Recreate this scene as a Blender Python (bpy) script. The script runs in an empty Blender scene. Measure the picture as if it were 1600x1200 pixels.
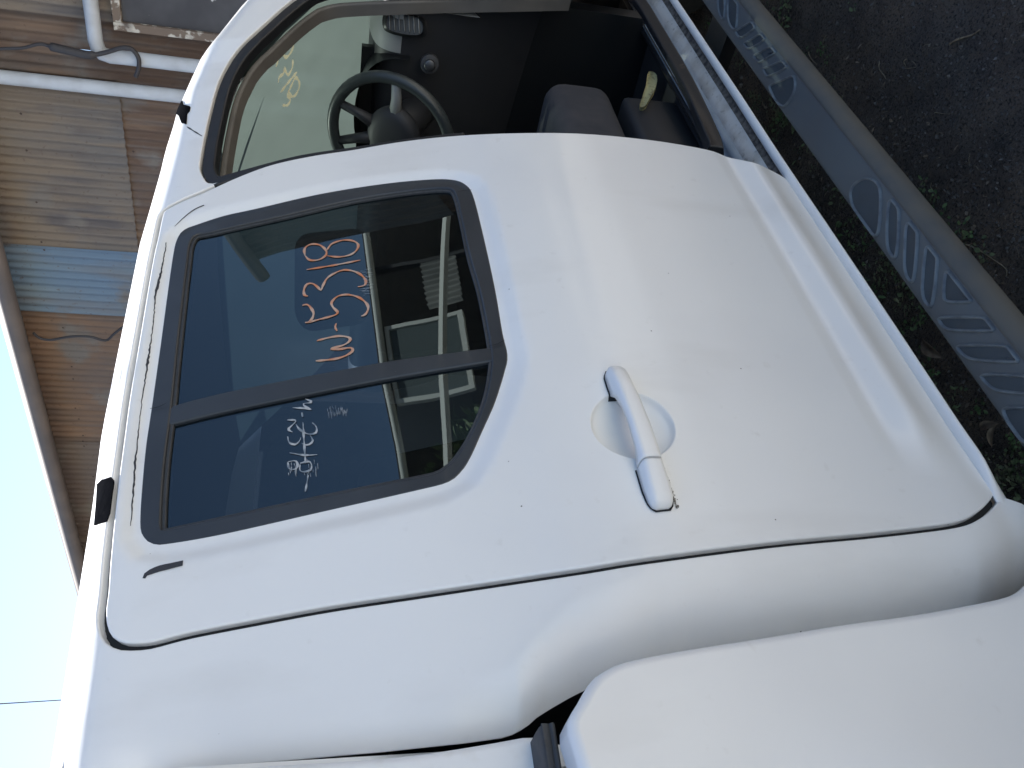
import bpy, bmesh, math, random
import numpy as np
from mathutils import Vector, Matrix
from mathutils.geometry import delaunay_2d_cdt
random.seed(7); np.random.seed(7)
scn = bpy.context.scene
COL = scn.collection
# ------------------------------------------------------------------ camera
FPX = 1290.0                                    # focal length in pixels of a 1600 px wide picture
CAM = np.array([0.0, -0.83, 1.45])
AX = np.array([0.71605405, 0.12740866, 0.6863189])     # world X, Y, Z seen in the (held upright) phone's right / up / forward axes
AY = np.array([-0.69698978, 0.18453522, 0.69293001])
AZ = np.array([0.03836473, 0.9745326, -0.22093973])
cd = bpy.data.cameras.new('camera'); cam = bpy.data.objects.new('camera', cd); COL.objects.link(cam)
cd.sensor_width = 36; cd.lens = 36 * FPX / 1600; cd.clip_start = 0.02; cd.clip_end = 500
right = Vector((-AX[1], -AY[1], -AZ[1])); upv = Vector((AX[0], AY[0], AZ[0])); fwd = Vector((AX[2], AY[2], AZ[2]))
M = Matrix((right, upv, -fwd)).transposed().to_4x4(); M.translation = Vector(CAM); cam.matrix_world = M
scn.camera = cam
# ------------------------------------------------------------------ light
SUN_EL, SUN_AZ = math.radians(60), math.radians(76)      # azimuth measured from +X (truck's nose) towards +Y (far side)
sd = Vector((math.cos(SUN_EL) * math.cos(SUN_AZ), math.cos(SUN_EL) * math.sin(SUN_AZ), math.sin(SUN_EL)))
w = bpy.data.worlds.new('World'); scn.world = w; w.use_nodes = True
nt = w.node_tree; bg = nt.nodes['Background']; sky = nt.nodes.new('ShaderNodeTexSky')
sky.sky_type = 'NISHITA'; sky.sun_disc = False; sky.sun_elevation = SUN_EL; sky.sun_rotation = math.pi / 2 - SUN_AZ
sky.air_density = 1.0; sky.dust_density = 1.0; sky.ozone_density = 1.0; sky.altitude = 50
nt.links.new(sky.outputs[0], bg.inputs[0]); bg.inputs[1].default_value = 0.065
sl = bpy.data.lights.new('sun', 'SUN'); sl.energy = 5.0; sl.angle = math.radians(0.5); sl.color = (1, .96, .9)
so = bpy.data.objects.new('sun', sl); COL.objects.link(so); so.rotation_euler = (-sd).to_track_quat('-Z', 'Y').to_euler()
scn.view_settings.view_transform = 'Standard'; scn.view_settings.look = 'None'
scn.view_settings.exposure = 1.9; scn.view_settings.gamma = 1; scn.view_settings.use_curve_mapping = False

# ------------------------------------------------------------------ materials
def mat(name, col, rough=.5, coat=0, coat_rough=.05, metal=0, spec=.5, noise=None, bump=None, alpha=1, flecks=None):
    """noise=(scale, colour2, lo, hi, detail); bump=(scale, strength); flecks=(scale, threshold, colour)"""
    m = bpy.data.materials.new(name); m.use_nodes = True; n = m.node_tree.nodes; l = m.node_tree.links
    p = n['Principled BSDF']; p.inputs['Base Color'].default_value = (*col, 1); p.inputs['Roughness'].default_value = rough
    p.inputs['Metallic'].default_value = metal; p.inputs['Coat Weight'].default_value = coat; p.inputs['Coat Roughness'].default_value = coat_rough
    p.inputs['Specular IOR Level'].default_value = spec; p.inputs['Alpha'].default_value = alpha
    tc = n.new('ShaderNodeTexCoord'); cur = None
    for nz in (noise if isinstance(noise, list) else [noise] if noise else []):
        t = n.new('ShaderNodeTexNoise'); t.inputs['Scale'].default_value = nz[0]; t.inputs['Detail'].default_value = nz[4] if len(nz) > 4 else 4
        if len(nz) > 5:
            mp = n.new('ShaderNodeMapping'); mp.inputs['Scale'].default_value = nz[5]; l.new(tc.outputs['Object'], mp.inputs[0]); l.new(mp.outputs[0], t.inputs['Vector'])
        else: l.new(tc.outputs['Object'], t.inputs['Vector'])
        r = n.new('ShaderNodeMapRange'); r.inputs[1].default_value = nz[2]; r.inputs[2].default_value = nz[3]; l.new(t.outputs[0], r.inputs[0])
        x = n.new('ShaderNodeMix'); x.data_type = 'RGBA'; l.new(r.outputs[0], x.inputs[0])
        if cur: l.new(cur, x.inputs[6])
        else: x.inputs[6].default_value = (*col, 1)
        x.inputs[7].default_value = (*nz[1], 1); cur = x.outputs[2]
    if flecks:
        t = n.new('ShaderNodeTexVoronoi'); t.inputs['Scale'].default_value = flecks[0]; l.new(tc.outputs['Object'], t.inputs['Vector'])
        r = n.new('ShaderNodeMapRange'); r.inputs[1].default_value = flecks[1]; r.inputs[2].default_value = flecks[1] * .6; l.new(t.outputs['Distance'], r.inputs[0])
        t2 = n.new('ShaderNodeSeparateColor'); l.new(t.outputs['Color'], t2.inputs[0])
        g = n.new('ShaderNodeMath'); g.operation = 'GREATER_THAN'; g.inputs[1].default_value = flecks[3]; l.new(t2.outputs[0], g.inputs[0])
        mu = n.new('ShaderNodeMath'); mu.operation = 'MULTIPLY'; l.new(r.outputs[0], mu.inputs[0]); l.new(g.outputs[0], mu.inputs[1])
        x = n.new('ShaderNodeMix'); x.data_type = 'RGBA'; l.new(mu.outputs[0], x.inputs[0])
        if cur: l.new(cur, x.inputs[6])
        else: x.inputs[6].default_value = (*col, 1)
        x.inputs[7].default_value = (*flecks[2], 1); cur = x.outputs[2]
    if cur: l.new(cur, p.inputs['Base Color'])
    if bump:
        t = n.new('ShaderNodeTexNoise'); t.inputs['Scale'].default_value = bump[0]; t.inputs['Detail'].default_value = 6
        l.new(tc.outputs['Object'], t.inputs['Vector'])
        b = n.new('ShaderNodeBump'); b.inputs['Strength'].default_value = bump[1]; b.inputs['Distance'].default_value = bump[2] if len(bump) > 2 else .002
        l.new(t.outputs[0], b.inputs['Height']); l.new(b.outputs[0], p.inputs['Normal'])
    return m
def glassmat(name, tint, gloss_rough=.01, haze=0, hazecol=(.3, .3, .3), ior=1.5, streak=None, gcol=(1, 1, 1)):
    m = bpy.data.materials.new(name); m.use_nodes = True; n = m.node_tree.nodes; l = m.node_tree.links
    n.remove(n['Principled BSDF']); out = n['Material Output']
    tr = n.new('ShaderNodeBsdfTransparent'); tr.inputs[0].default_value = (*tint, 1)
    gl = n.new('ShaderNodeBsdfGlossy'); gl.inputs['Roughness'].default_value = gloss_rough; gl.inputs[0].default_value = (*gcol, 1)
    f0 = ((ior - 1) / (ior + 1)) ** 2; gm = n.new('ShaderNodeNewGeometry'); dt = n.new('ShaderNodeVectorMath'); dt.operation = 'DOT_PRODUCT'; l.new(gm.outputs['Incoming'], dt.inputs[0]); l.new(gm.outputs['Normal'], dt.inputs[1])
    def mth(op, a, b_=None):
        q = n.new('ShaderNodeMath'); q.operation = op
        for i_, v_ in enumerate((a, b_)):
            if v_ is None: continue
            if isinstance(v_, (int, float)): q.inputs[i_].default_value = v_
            else: l.new(v_, q.inputs[i_])
        return q.outputs[0]
    sch = mth('ADD', mth('MULTIPLY', mth('POWER', mth('SUBTRACT', 1.0, mth('ABSOLUTE', dt.outputs['Value'])), 5.0), 1 - f0), f0)
    cur = tr.outputs[0]
    if haze or streak:
        df = n.new('ShaderNodeBsdfDiffuse'); df.inputs[0].default_value = (*hazecol, 1); tl = n.new('ShaderNodeBsdfTranslucent'); tl.inputs[0].default_value = (*hazecol, 1)
        ad = n.new('ShaderNodeMixShader'); l.new(df.outputs[0], ad.inputs[1]); l.new(tl.outputs[0], ad.inputs[2])
        mx = n.new('ShaderNodeMixShader'); l.new(cur, mx.inputs[1]); l.new(ad.outputs[0], mx.inputs[2])
        tc = n.new('ShaderNodeTexCoord'); mp = n.new('ShaderNodeMapping'); t = n.new('ShaderNodeTexNoise'); r = n.new('ShaderNodeMapRange')
        mp.inputs['Scale'].default_value = streak or (1, 1, 1); t.inputs['Detail'].default_value = 8; t.inputs['Scale'].default_value = 4
        l.new(tc.outputs['Object'], mp.inputs[0]); l.new(mp.outputs[0], t.inputs['Vector']); l.new(t.outputs[0], r.inputs[0])
        r.inputs[1].default_value = .3; r.inputs[2].default_value = .75; r.inputs[3].default_value = haze * (.93 if haze > .5 else .6); r.inputs[4].default_value = min(1, haze * (1.06 if haze > .5 else 1.3))
        l.new(r.outputs[0], mx.inputs[0]); cur = mx.outputs[0]
    m2 = n.new('ShaderNodeMixShader'); l.new(sch, m2.inputs[0]); l.new(cur, m2.inputs[1]); l.new(gl.outputs[0], m2.inputs[2])
    l.new(m2.outputs[0], out.inputs[0]); return m
PAINT = mat('white_paint', (.82, .82, .80), .42, coat=.45, coat_rough=.14, noise=[(3, (.77, .77, .76), .45, .8, 3), (5, (.69, .68, .65), .56, .82, 9, (1, 1, .28)), (40, (.70, .69, .66), .66, .9, 8)], flecks=(38, .055, (.12, .11, .10), .93))
PAINT_DIRTY = mat('dusty_white_paint', (.62, .60, .57), .6, coat=.2, noise=[(14, (.36, .32, .27), .45, .75, 8), (60, (.2, .17, .14), .6, .8, 8)])
JAMB = mat('grimy_shaded_jamb', (.20, .205, .19), .7, noise=[(18, (.13, .13, .11), .4, .7, 8), (70, (.07, .065, .05), .6, .8, 8)])  # grime on white paint, darkened further for the shade of the gap
SILL_SHADE = mat('blue_grey_shaded_sill', (.30, .34, .38), .45, coat=.3, noise=[(12, (.22, .26, .30), .4, .7, 6)])  # white sill paint with its blue-grey shade put into the colour
DIRT = mat('packed_dust', (.20, .17, .14), .95, noise=[(60, (.06, .05, .045), .4, .65, 8)], bump=(200, .8, .003))
GAP = mat('black_joint_and_gap_shade', (.012, .013, .015), .8)  # joints and gaskets; also the shade of gaps, painted as black backing
RUBBER = mat('faded_black_rubber', (.035, .037, .040), .55, noise=[(9, (.055, .058, .062), .4, .8, 6), (90, (.02, .02, .022), .5, .8, 6)], bump=(300, .15, .0005))
FRAME = mat('faded_window_trim', (.024, .027, .031), .42, coat=.1, noise=[(7, (.038, .042, .047), .35, .75, 6), (140, (.03, .033, .037), .5, .8, 5)], flecks=(120, .07, (.2, .2, .2), .985))
TINT = glassmat('tinted_glass', (.075, .105, .14), .004, haze=.012, hazecol=(.4, .5, .55), ior=1.75, streak=(25, 25, 1.5), gcol=(.72, .90, 1.0))
SCREEN = glassmat('dusty_windscreen', (.22, .27, .25), .3, haze=.84, hazecol=(.078, .102, .092), streak=(1.2, 3, 3))
CHALK = mat('orange_paint_marker', (.55, .20, .09), .8, noise=[(45, (.50, .36, .28), .38, .62, 8)])
CHALKW = mat('pale_marker', (.42, .44, .46), .9, noise=[(90, (.18, .22, .26), .45, .6, 8)])
CHALKP = mat('peach_marker', (.9, .72, .52), .8)
_n = CHALKP.node_tree.nodes; _t = _n.new('ShaderNodeBsdfTranslucent'); _t.inputs[0].default_value = (1, .80, .58, 1); _x = _n.new('ShaderNodeMixShader'); _x.inputs[0].default_value = .85
CHALKP.node_tree.links.new(_n['Principled BSDF'].outputs[0], _x.inputs[1]); CHALKP.node_tree.links.new(_t.outputs[0], _x.inputs[2]); CHALKP.node_tree.links.new(_x.outputs[0], _n['Material Output'].inputs[0])
BOARD = mat('grey_blue_step_plastic', (.095, .112, .118), .55, noise=[(5, (.095, .10, .10), .4, .75, 6), (60, (.15, .15, .14), .66, .9, 8)], bump=(400, .2, .0006))
RIM = mat('worn_pad_rim', (.15, .17, .175), .5, noise=[(40, (.08, .09, .10), .4, .7, 6)])
PAD = mat('dark_step_pad', (.045, .060, .070), .6, noise=[(14, (.036, .043, .048), .4, .8, 6), (160, (.08, .08, .08), .66, .85, 6)], bump=(500, .4, .0006))
EDGE = mat('dusty_step_edge', (.095, .092, .080), .8, noise=[(12, (.07, .075, .075), .4, .7, 8)])
DARKP = mat('dark_grey_plastic', (.030, .031, .034), .55, bump=(600, .2, .0004))
GREYP = mat('grey_plastic_sunlit_dash', (.30, .31, .30), .6, bump=(600, .25, .0004))  # dash plastic lightened as if sunlit; also slats and spokes
BLACKP = mat('black_plastic', (.01, .011, .012), .4)
FABRIC = mat('dark_seat_fabric', (.040, .040, .045), .95, noise=[(20, (.055, .052, .055), .4, .7, 8)], bump=(700, .5, .001))
WHEELM = mat('worn_wheel_leather', (.035, .042, .042), .35, bump=(350, .2, .0006))
FOAM = mat('yellow_foam', (.50, .45, .22), .95, noise=[(90, (.25, .2, .1), .5, .7, 8)], bump=(150, .9, .004))
TAPE = mat('black_tape', (.006, .0065, .008), 1.0, spec=0, bump=(70, .6, .003), noise=[(200, (.012, .012, .012), .62, .76, 6)])
ADH = mat('dark_glue_residue', (.04, .042, .05), .85)
GRIME = mat('grey_grime', (.16, .15, .13), .95, noise=[(300, (.5, .5, .48), .5, .55, 4)])
PVC = mat('white_pvc_pipe', (.48, .52, .56), .5, noise=[(6, (.40, .42, .44), .4, .7, 5)])
def rustmat(name, c1, c2, c3, s=3):
    return mat(name, c1, .8, noise=[(s * .5, c2, .42, .58, 6, (1, 1, .6)), (s * 1.3, c3, .52, .66, 10, (1, 1, .25)), (s * 5, c2, .5, .72, 10, (1, 1, .10)), (2.2, (.17, .155, .14), .56, .66, 6), (30, (.09, .065, .05), .62, .8, 6)], bump=(40, .3, .004))
# ------------------------------------------------------------------ helpers
def tag(o, label=None, cat=None, group=None, kind=None):
    if label: o['label'] = label
    if cat: o['category'] = cat
    if group: o['group'] = group
    if kind: o['kind'] = kind
    return o
def empty(name, loc, **k):
    o = bpy.data.objects.new(name, None); COL.objects.link(o); o.location = loc; o.empty_display_size = .1; return tag(o, **k)
def link(name, me, m, parent=None):
    o = bpy.data.objects.new(name, me); COL.objects.link(o)
    if m: me.materials.append(m)
    if parent is not None:
        o.parent = parent
        P = parent; T = Vector((0, 0, 0))
        while P is not None: T += Vector(P.location); P = P.parent
        o.location = (0, 0, 0)
        me.transform(Matrix.Translation(-T))
    return o
def mesh(name, V, Fc, m, parent=None, smooth=True, normals=None):
    me = bpy.data.meshes.new(name); me.from_pydata([tuple(map(float, v)) for v in V], [], [tuple(map(int, f)) for f in Fc])
    if smooth: me.polygons.foreach_set('use_smooth', [True] * len(me.polygons))
    me.update()
    if normals is not None: me.normals_split_custom_set_from_vertices([tuple(map(float, n)) for n in normals])
    return link(name, me, m, parent)
class MB:
    def __init__(s): s.V = []; s.F = []
    def add(s, V, F):
        b = len(s.V); s.V += [tuple(map(float, v)) for v in V]; s.F += [tuple(i + b for i in f) for f in F]; return s
    def box(s, a, b):
        (x0, y0, z0), (x1, y1, z1) = a, b
        V = [(x, y, z) for x in (x0, x1) for y in (y0, y1) for z in (z0, z1)]
        return s.add(V, [(0, 1, 3, 2), (4, 6, 7, 5), (0, 4, 5, 1), (2, 3, 7, 6), (0, 2, 6, 4), (1, 5, 7, 3)])
    def tube(s, pts, r, n=10, cap=True):
        pts = [np.array(p, float) for p in pts]; N = len(pts); rr = r if hasattr(r, '__len__') else [r] * N
        V = []; F = []; ref = np.array([.13, .37, .92])
        for i, p in enumerate(pts):
            t = pts[min(i + 1, N - 1)] - pts[max(i - 1, 0)]; t = t / (np.linalg.norm(t) + 1e-9)
            a = np.cross(t, ref); a /= np.linalg.norm(a) + 1e-9; b = np.cross(t, a)
            for k in range(n):
                an = 2 * math.pi * k / n; V.append(p + rr[i] * (math.cos(an) * a + math.sin(an) * b))
        for i in range(N - 1):
            for k in range(n):
                k2 = (k + 1) % n; F.append((i * n + k, i * n + k2, (i + 1) * n + k2, (i + 1) * n + k))
        if cap: F += [tuple(range(n))[::-1], tuple((N - 1) * n + k for k in range(n))]
        return s.add(V, F)
    def grid(s, P, flip=False):
        P = np.array(P, float); a, b, _ = P.shape
        F = []
        for i in range(a - 1):
            for j in range(b - 1):
                q = (i * b + j, i * b + j + 1, (i + 1) * b + j + 1, (i + 1) * b + j); F.append(q[::-1] if flip else q)
        return s.add(P.reshape(-1, 3), F)
    def build(s, name, m, parent=None, smooth=True, bevel=0, seg=2):
        o = mesh(name, s.V, s.F, m, parent, smooth)
        if bevel:
            bm = bmesh.new(); bm.from_mesh(o.data); bmesh.ops.recalc_face_normals(bm, faces=bm.faces)
            bmesh.ops.bevel(bm, geom=[e for e in bm.edges if len(e.link_faces) == 2 and e.calc_face_angle(0) > .5], offset=bevel, segments=seg, profile=.5, affect='EDGES')
            for f in bm.faces: f.smooth = smooth
            bm.to_mesh(o.data); bm.free()
        return o
def chaikin(P, it=2, closed=True):
    P = np.array(P, float)
    for _ in range(it):
        Q = []
        n = len(P)
        for i in range(n if closed else n - 1):
            a, b = P[i], P[(i + 1) % n]; Q += [a * .75 + b * .25, a * .25 + b * .75]
        if not closed: Q = [P[0]] + Q + [P[-1]]
        P = np.array(Q)
    return P
def catmull(P, n=8, closed=False):
    P = np.array(P, float); N = len(P); out = []
    for i in range(N if closed else N - 1):
        if closed: a, b, c, d = P[(i - 1) % N], P[i], P[(i + 1) % N], P[(i + 2) % N]
        else: a, b, c, d = P[max(i - 1, 0)], P[i], P[i + 1], P[min(i + 2, N - 1)]
        for k in range(n):
            t = k / n; out.append(.5 * ((2 * b) + (-a + c) * t + (2 * a - 5 * b + 4 * c - d) * t * t + (-a + 3 * b - 3 * c + d) * t ** 3))
    if not closed: out.append(P[-1])
    return np.array(out)
def resample(P, d, closed=True):
    P = np.array(P, float); Q = np.vstack([P, P[:1]]) if closed else P
    L = np.r_[0, np.cumsum(np.linalg.norm(np.diff(Q, axis=0), axis=1))]; n = max(3, int(round(L[-1] / d)))
    t = np.linspace(0, L[-1], n + 1); R = np.column_stack([np.interp(t, L, Q[:, k]) for k in range(Q.shape[1])])
    return R[:-1] if closed else R
def area(P): x, y = P[:, 0], P[:, 1]; return .5 * np.sum(x * np.roll(y, -1) - y * np.roll(x, -1))
def ccw(P): P = np.array(P, float); return P if area(P) > 0 else P[::-1]
def outn(P):
    """outward 2D normals of a CCW polygon"""
    t = np.roll(P, -1, 0) - np.roll(P, 1, 0); n = np.column_stack([t[:, 1], -t[:, 0]]); return n / (np.linalg.norm(n, axis=1)[:, None] + 1e-12)
def offset(P, d): P = ccw(P); return P + outn(P) * d
def inpoly(Q, P):
    Q = np.atleast_2d(Q); x, y = Q[:, 0], Q[:, 1]; ins = np.zeros(len(Q), bool)
    for i in range(len(P)):
        x1, y1 = P[i - 1]; x2, y2 = P[i]
        c = ((y1 > y) != (y2 > y))
        if abs(y2 - y1) > 1e-12: ins ^= c & (x < (x2 - x1) * (y - y1) / (y2 - y1) + x1)
    return ins
def distpoly(Q, P, closed=True):
    Q = np.atleast_2d(Q); best = np.full(len(Q), 1e9)
    for i in range(0 if closed else 1, len(P)):
        a, b = P[i - 1], P[i]; ab = b - a; t = np.clip(((Q - a) @ ab) / (ab @ ab + 1e-12), 0, 1)
        best = np.minimum(best, np.linalg.norm(Q - (a + t[:, None] * ab), axis=1))
    return best
def sst(a, b, x): t = np.clip((np.asarray(x, float) - a) / (b - a), 0, 1); return t * t * (3 - 2 * t)
# picture direction of a real surface point, used only to find where on the real surfaces things stand
def ray(px, py):
    c = np.stack([600.0 - np.asarray(py, float), 800.0 - np.asarray(px, float), np.full(np.shape(px), FPX)], -1)
    return np.stack([c @ AX, c @ AY, c @ AZ], -1)
def at(axis, val, px, py):
    d = ray(px, py); return CAM + d * ((val - CAM[axis]) / d[..., axis])[..., None]
def aty(px, py, y): return at(1, y, px, py)
def atz(px, py, z): return at(2, z, px, py)
def on_plane(P0, N, px, py):
    d = ray(px, py); t = ((np.array(P0) - CAM) @ np.array(N)) / (d @ np.array(N)); return CAM + d * t[..., None]
# ------------------------------------------------------------------ the truck's side surface y = F(x, z)
_pz = np.array([.20, .30, .38, .42, .458, .50, .54, .60, .70, .80, .92, 1.00, 1.05, 1.09, 1.14, 1.18, 1.30, 1.50, 1.70, 1.742, 1.765, 1.785, 1.80, 1.81, 1.822])
_py = np.array([.12, .05, .020, .014, .016, .008, .006, .006, .003, .000, .000, .004, .011, .019, .032, .045, .080, .137, .193, .208, .235, .280, .36, .50, .92])
zz = np.arange(.2, 1.822, .001); yy = np.interp(zz, _pz, _py)
k = np.exp(-.5 * (np.arange(-30, 31) / 10.) ** 2); k /= k.sum()
ys = np.convolve(np.pad(yy, 30, mode='edge'), k, 'valid'); bl = sst(1.76, 1.745, zz); yy = ys * bl + yy * (1 - bl)
def prof(z): return np.interp(z, zz, yy)
_fx = np.array([.38, .42, .455, .50, .535, .548, .582, .592, .618, .7]); _fv = np.array([0, .002, .004, -.004, -.015, -.0155, .001, .0042, 0, 0])  # flare below the crease
fz = np.arange(.3, .8, .001); fv = np.interp(fz, _fx, _fv); k2 = np.exp(-.5 * (np.arange(-12, 13) / 4.) ** 2); k2 /= k2.sum(); fv = np.convolve(np.pad(fv, 12, mode='edge'), k2, 'valid')
def zoff(x): return np.interp(x, [.2, .45, .6, .8, .95, 1.46, 1.8, 1.95, 2.05, 2.13, 2.35, 2.6, 3.0], [-.045, -.028, -.016, 0, .016, .045, .048, .040, .024, .0, -.085, -.22, -.5])
def zsol(x, t):
    z = t + zoff(x)
    for _ in range(12): z = t + zoff(x) * sst(1.2, 1.7, z)
    return z
def kk(x): return np.interp(x, [0, 1.75, 1.9, 2.05, 2.13, 2.35, 2.6, 3], [1, 1, .93, .80, .66, .45, .3, .1])
REAR = None; FEAT = []
def F(x, z):
    x = np.asarray(x, float); z = np.asarray(z, float)
    y = prof(z - zoff(x) * sst(1.2, 1.7, z)) * (1 + (kk(x) - 1) * sst(1.0, 1.3, z)) + .012 * (x - 1.1) ** 2 * sst(1.9, 1.4, x)
    y = y + np.interp(z, fz, fv) * sst(.66, .80, x)
    for f in FEAT: y = y + f(x, z)
    if REAR is not None:
        xe = np.interp(z, REAR[1], REAR[0]); R = np.interp(z, [.3, 1.0, 1.15, 1.3, 1.8], [.12, .12, .12, .06, .045]); t = np.clip((xe + R - x) / R, 0, .995)
        y = y + np.interp(z, [.3, 1.0, 1.2, 1.8], [.16, .16, .075, .035]) * (1 - np.sqrt(1 - t * t)) ** 1.0
    return y
def FN(x, z, e=.0012):
    gx = (F(x + e, z) - F(x - e, z)) / (2 * e); gz = (F(x, z + e) - F(x, z - e)) / (2 * e)
    n = np.stack([gx, -np.ones_like(gx), gz], -1); return n / np.linalg.norm(n, axis=-1)[..., None]
def onF(P):
    """points of the side surface for a list of picture positions -> (x, z)"""
    P = np.atleast_2d(np.array(P, float)); d = ray(P[:, 0], P[:, 1]); n = len(P)
    Y = np.linspace(-.12, .42, 160); t = (Y[None, :] - CAM[1]) / d[:, 1:2]
    X = CAM[0] + d[:, 0:1] * t; Z = CAM[2] + d[:, 2:3] * t; g = Y[None, :] - F(X, Z)
    i = np.argmax(g > 0, axis=1); i = np.where((g > 0).any(1), np.maximum(i, 1), 159)
    lo = Y[i - 1]; hi = Y[i]
    for _ in range(24):
        m = (lo + hi) / 2; tm = (m - CAM[1]) / d[:, 1]; s = m - F(CAM[0] + d[:, 0] * tm, CAM[2] + d[:, 2] * tm) > 0
        hi = np.where(s, m, hi); lo = np.where(s, lo, m)
    tm = (hi - CAM[1]) / d[:, 1]; return np.column_stack([CAM[0] + d[:, 0] * tm, CAM[2] + d[:, 2] * tm])
def P3(Q, off=0.0):
    Q = np.atleast_2d(Q); y = F(Q[:, 0], Q[:, 1]); p = np.column_stack([Q[:, 0], y, Q[:, 1]])
    return p - FN(Q[:, 0], Q[:, 1]) * off if np.any(off) else p       # off > 0 = into the car
def panel(name, outer, holes, m, parent, off=0.0, r=.003, depth=.018, h=.012, surf=None, edge=True, fine=None, odepth=0, rim=None):
    """sheet on the side surface with rolled edges; outer / holes in (x, z)"""
    f, fn = (F, FN) if surf is None else surf
    outer = ccw(outer); holes = [ccw(q) for q in holes]
    loops = [(offset(outer, -r), 1)] + [(offset(q, r), -1) for q in holes]
    lo = outer.min(0); hi = outer.max(0)
    gx, gz = np.meshgrid(np.arange(lo[0] + h / 2, hi[0], h), np.arange(lo[1] + h / 2, hi[1], h)); gx[::2] += h / 2
    G = np.column_stack([gx.ravel(), gz.ravel()]); ok = inpoly(G, loops[0][0]) & (distpoly(G, loops[0][0]) > h * .45)
    for q, _ in loops[1:]: ok &= ~inpoly(G, q) & (distpoly(G, q) > h * .45)
    G = G[ok]; pts = []; edges = []
    if fine is not None:
        G = np.vstack([G[~fine[0](G, .012)], fine[1]])
    for q, _ in loops:
        b = len(pts); pts += list(q); edges += [(b + i, b + (i + 1) % len(q)) for i in range(len(q))]
    pts += list(G)
    V, _, T, *_r = delaunay_2d_cdt([Vector(p) for p in pts], edges, [], 0, 1e-6)
    V = np.array([tuple(v) for v in V]); T = np.array([t for t in T if len(t) == 3])
    C = V[T].mean(1); ok = inpoly(C, loops[0][0])
    for q, _ in loops[1:]: ok &= ~inpoly(C, q)
    T = T[ok]
    def base(Q): return np.column_stack([Q[:, 0], f(Q[:, 0], Q[:, 1]), Q[:, 1]]), fn(Q[:, 0], Q[:, 1])
    p, n = base(V); VV = [p - n * off]; NN = [n]; FF = []
    a = V[T]; s = (a[:, 1, 0] - a[:, 0, 0]) * (a[:, 2, 1] - a[:, 0, 1]) - (a[:, 1, 1] - a[:, 0, 1]) * (a[:, 2, 0] - a[:, 0, 0])
    FF += [tuple(t) if q > 0 else tuple(t[::-1]) for t, q in zip(T, s)]; nb = len(V); RI = []
    if edge:
        for li, (q, sg) in enumerate(loops):
            o2 = outn(q) * sg; keep = np.ones(len(q), bool)
            if li == 0:
                for hq, _ in loops[1:]: keep &= ~inpoly(q, hq)
            else:
                keep &= inpoly(q, loops[0][0])
                for lj, (hq, _) in enumerate(loops[1:], 1):
                    if lj != li: keep &= ~inpoly(q, hq)
            p0, n0 = base(q); o3 = np.column_stack([o2[:, 0], np.zeros(len(q)), o2[:, 1]]); o3 = o3 - n0 * np.sum(o3 * n0, 1)[:, None]; o3 /= np.linalg.norm(o3, axis=1)[:, None] + 1e-9
            rings = []
            for th in (0, 30, 60, 90): a_ = math.radians(th); rings.append((p0 + o3 * (r * math.sin(a_)) - n0 * (off + r * (1 - math.cos(a_))), n0 * math.cos(a_) + o3 * math.sin(a_)))
            rings.append((p0 + o3 * r - n0 * (off + r + (odepth if li == 0 and odepth else depth)), o3))
            N = len(q)
            for k_, (pp, nn) in enumerate(rings):
                VV.append(pp); NN.append(nn)
                if k_:
                    for i in range(N):
                        j = (i + 1) % N
                        if keep[i] and keep[j]:
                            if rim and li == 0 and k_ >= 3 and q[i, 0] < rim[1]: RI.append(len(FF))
                            A, B = nb + (k_ - 1) * N, nb + k_ * N; qd = (A + i, B + i, B + j, A + j); FF.append(qd if sg > 0 else qd[::-1])
            nb += N * len(rings)
    o = mesh(name, np.vstack(VV), FF, m, parent, True, np.vstack(NN))
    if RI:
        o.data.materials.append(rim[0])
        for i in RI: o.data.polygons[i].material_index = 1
    return o
def ribbon(pxpts, width, off=-.0015, smooth=4, wvar=.25, pts3=None):
    """flat painted stroke lying on the side surface along picture positions"""
    P = catmull(pxpts, smooth) if smooth else np.array(pxpts, float)
    if pts3 is None: Q = resample(onF(P), .004, False); p = P3(Q, off); n = FN(Q[:, 0], Q[:, 1])
    else: p = resample(pts3(P), .005, False); n = np.tile(pts3.n, (len(p), 1))
    t = np.gradient(p, axis=0); s = np.cross(n, t); s /= np.linalg.norm(s, axis=1)[:, None] + 1e-9
    ww = width * (1 + wvar * np.sin(np.arange(len(p)) * .9 + random.random() * 6)) * np.minimum(1, .45 + np.minimum(np.arange(len(p)), np.arange(len(p))[::-1]) * .3)
    V = np.empty((len(p) * 2, 3)); V[0::2] = p - s * ww[:, None] / 2; V[1::2] = p + s * ww[:, None] / 2
    return V, [(2 * i, 2 * i + 1, 2 * i + 3, 2 * i + 2) for i in range(len(p) - 1)]

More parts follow.
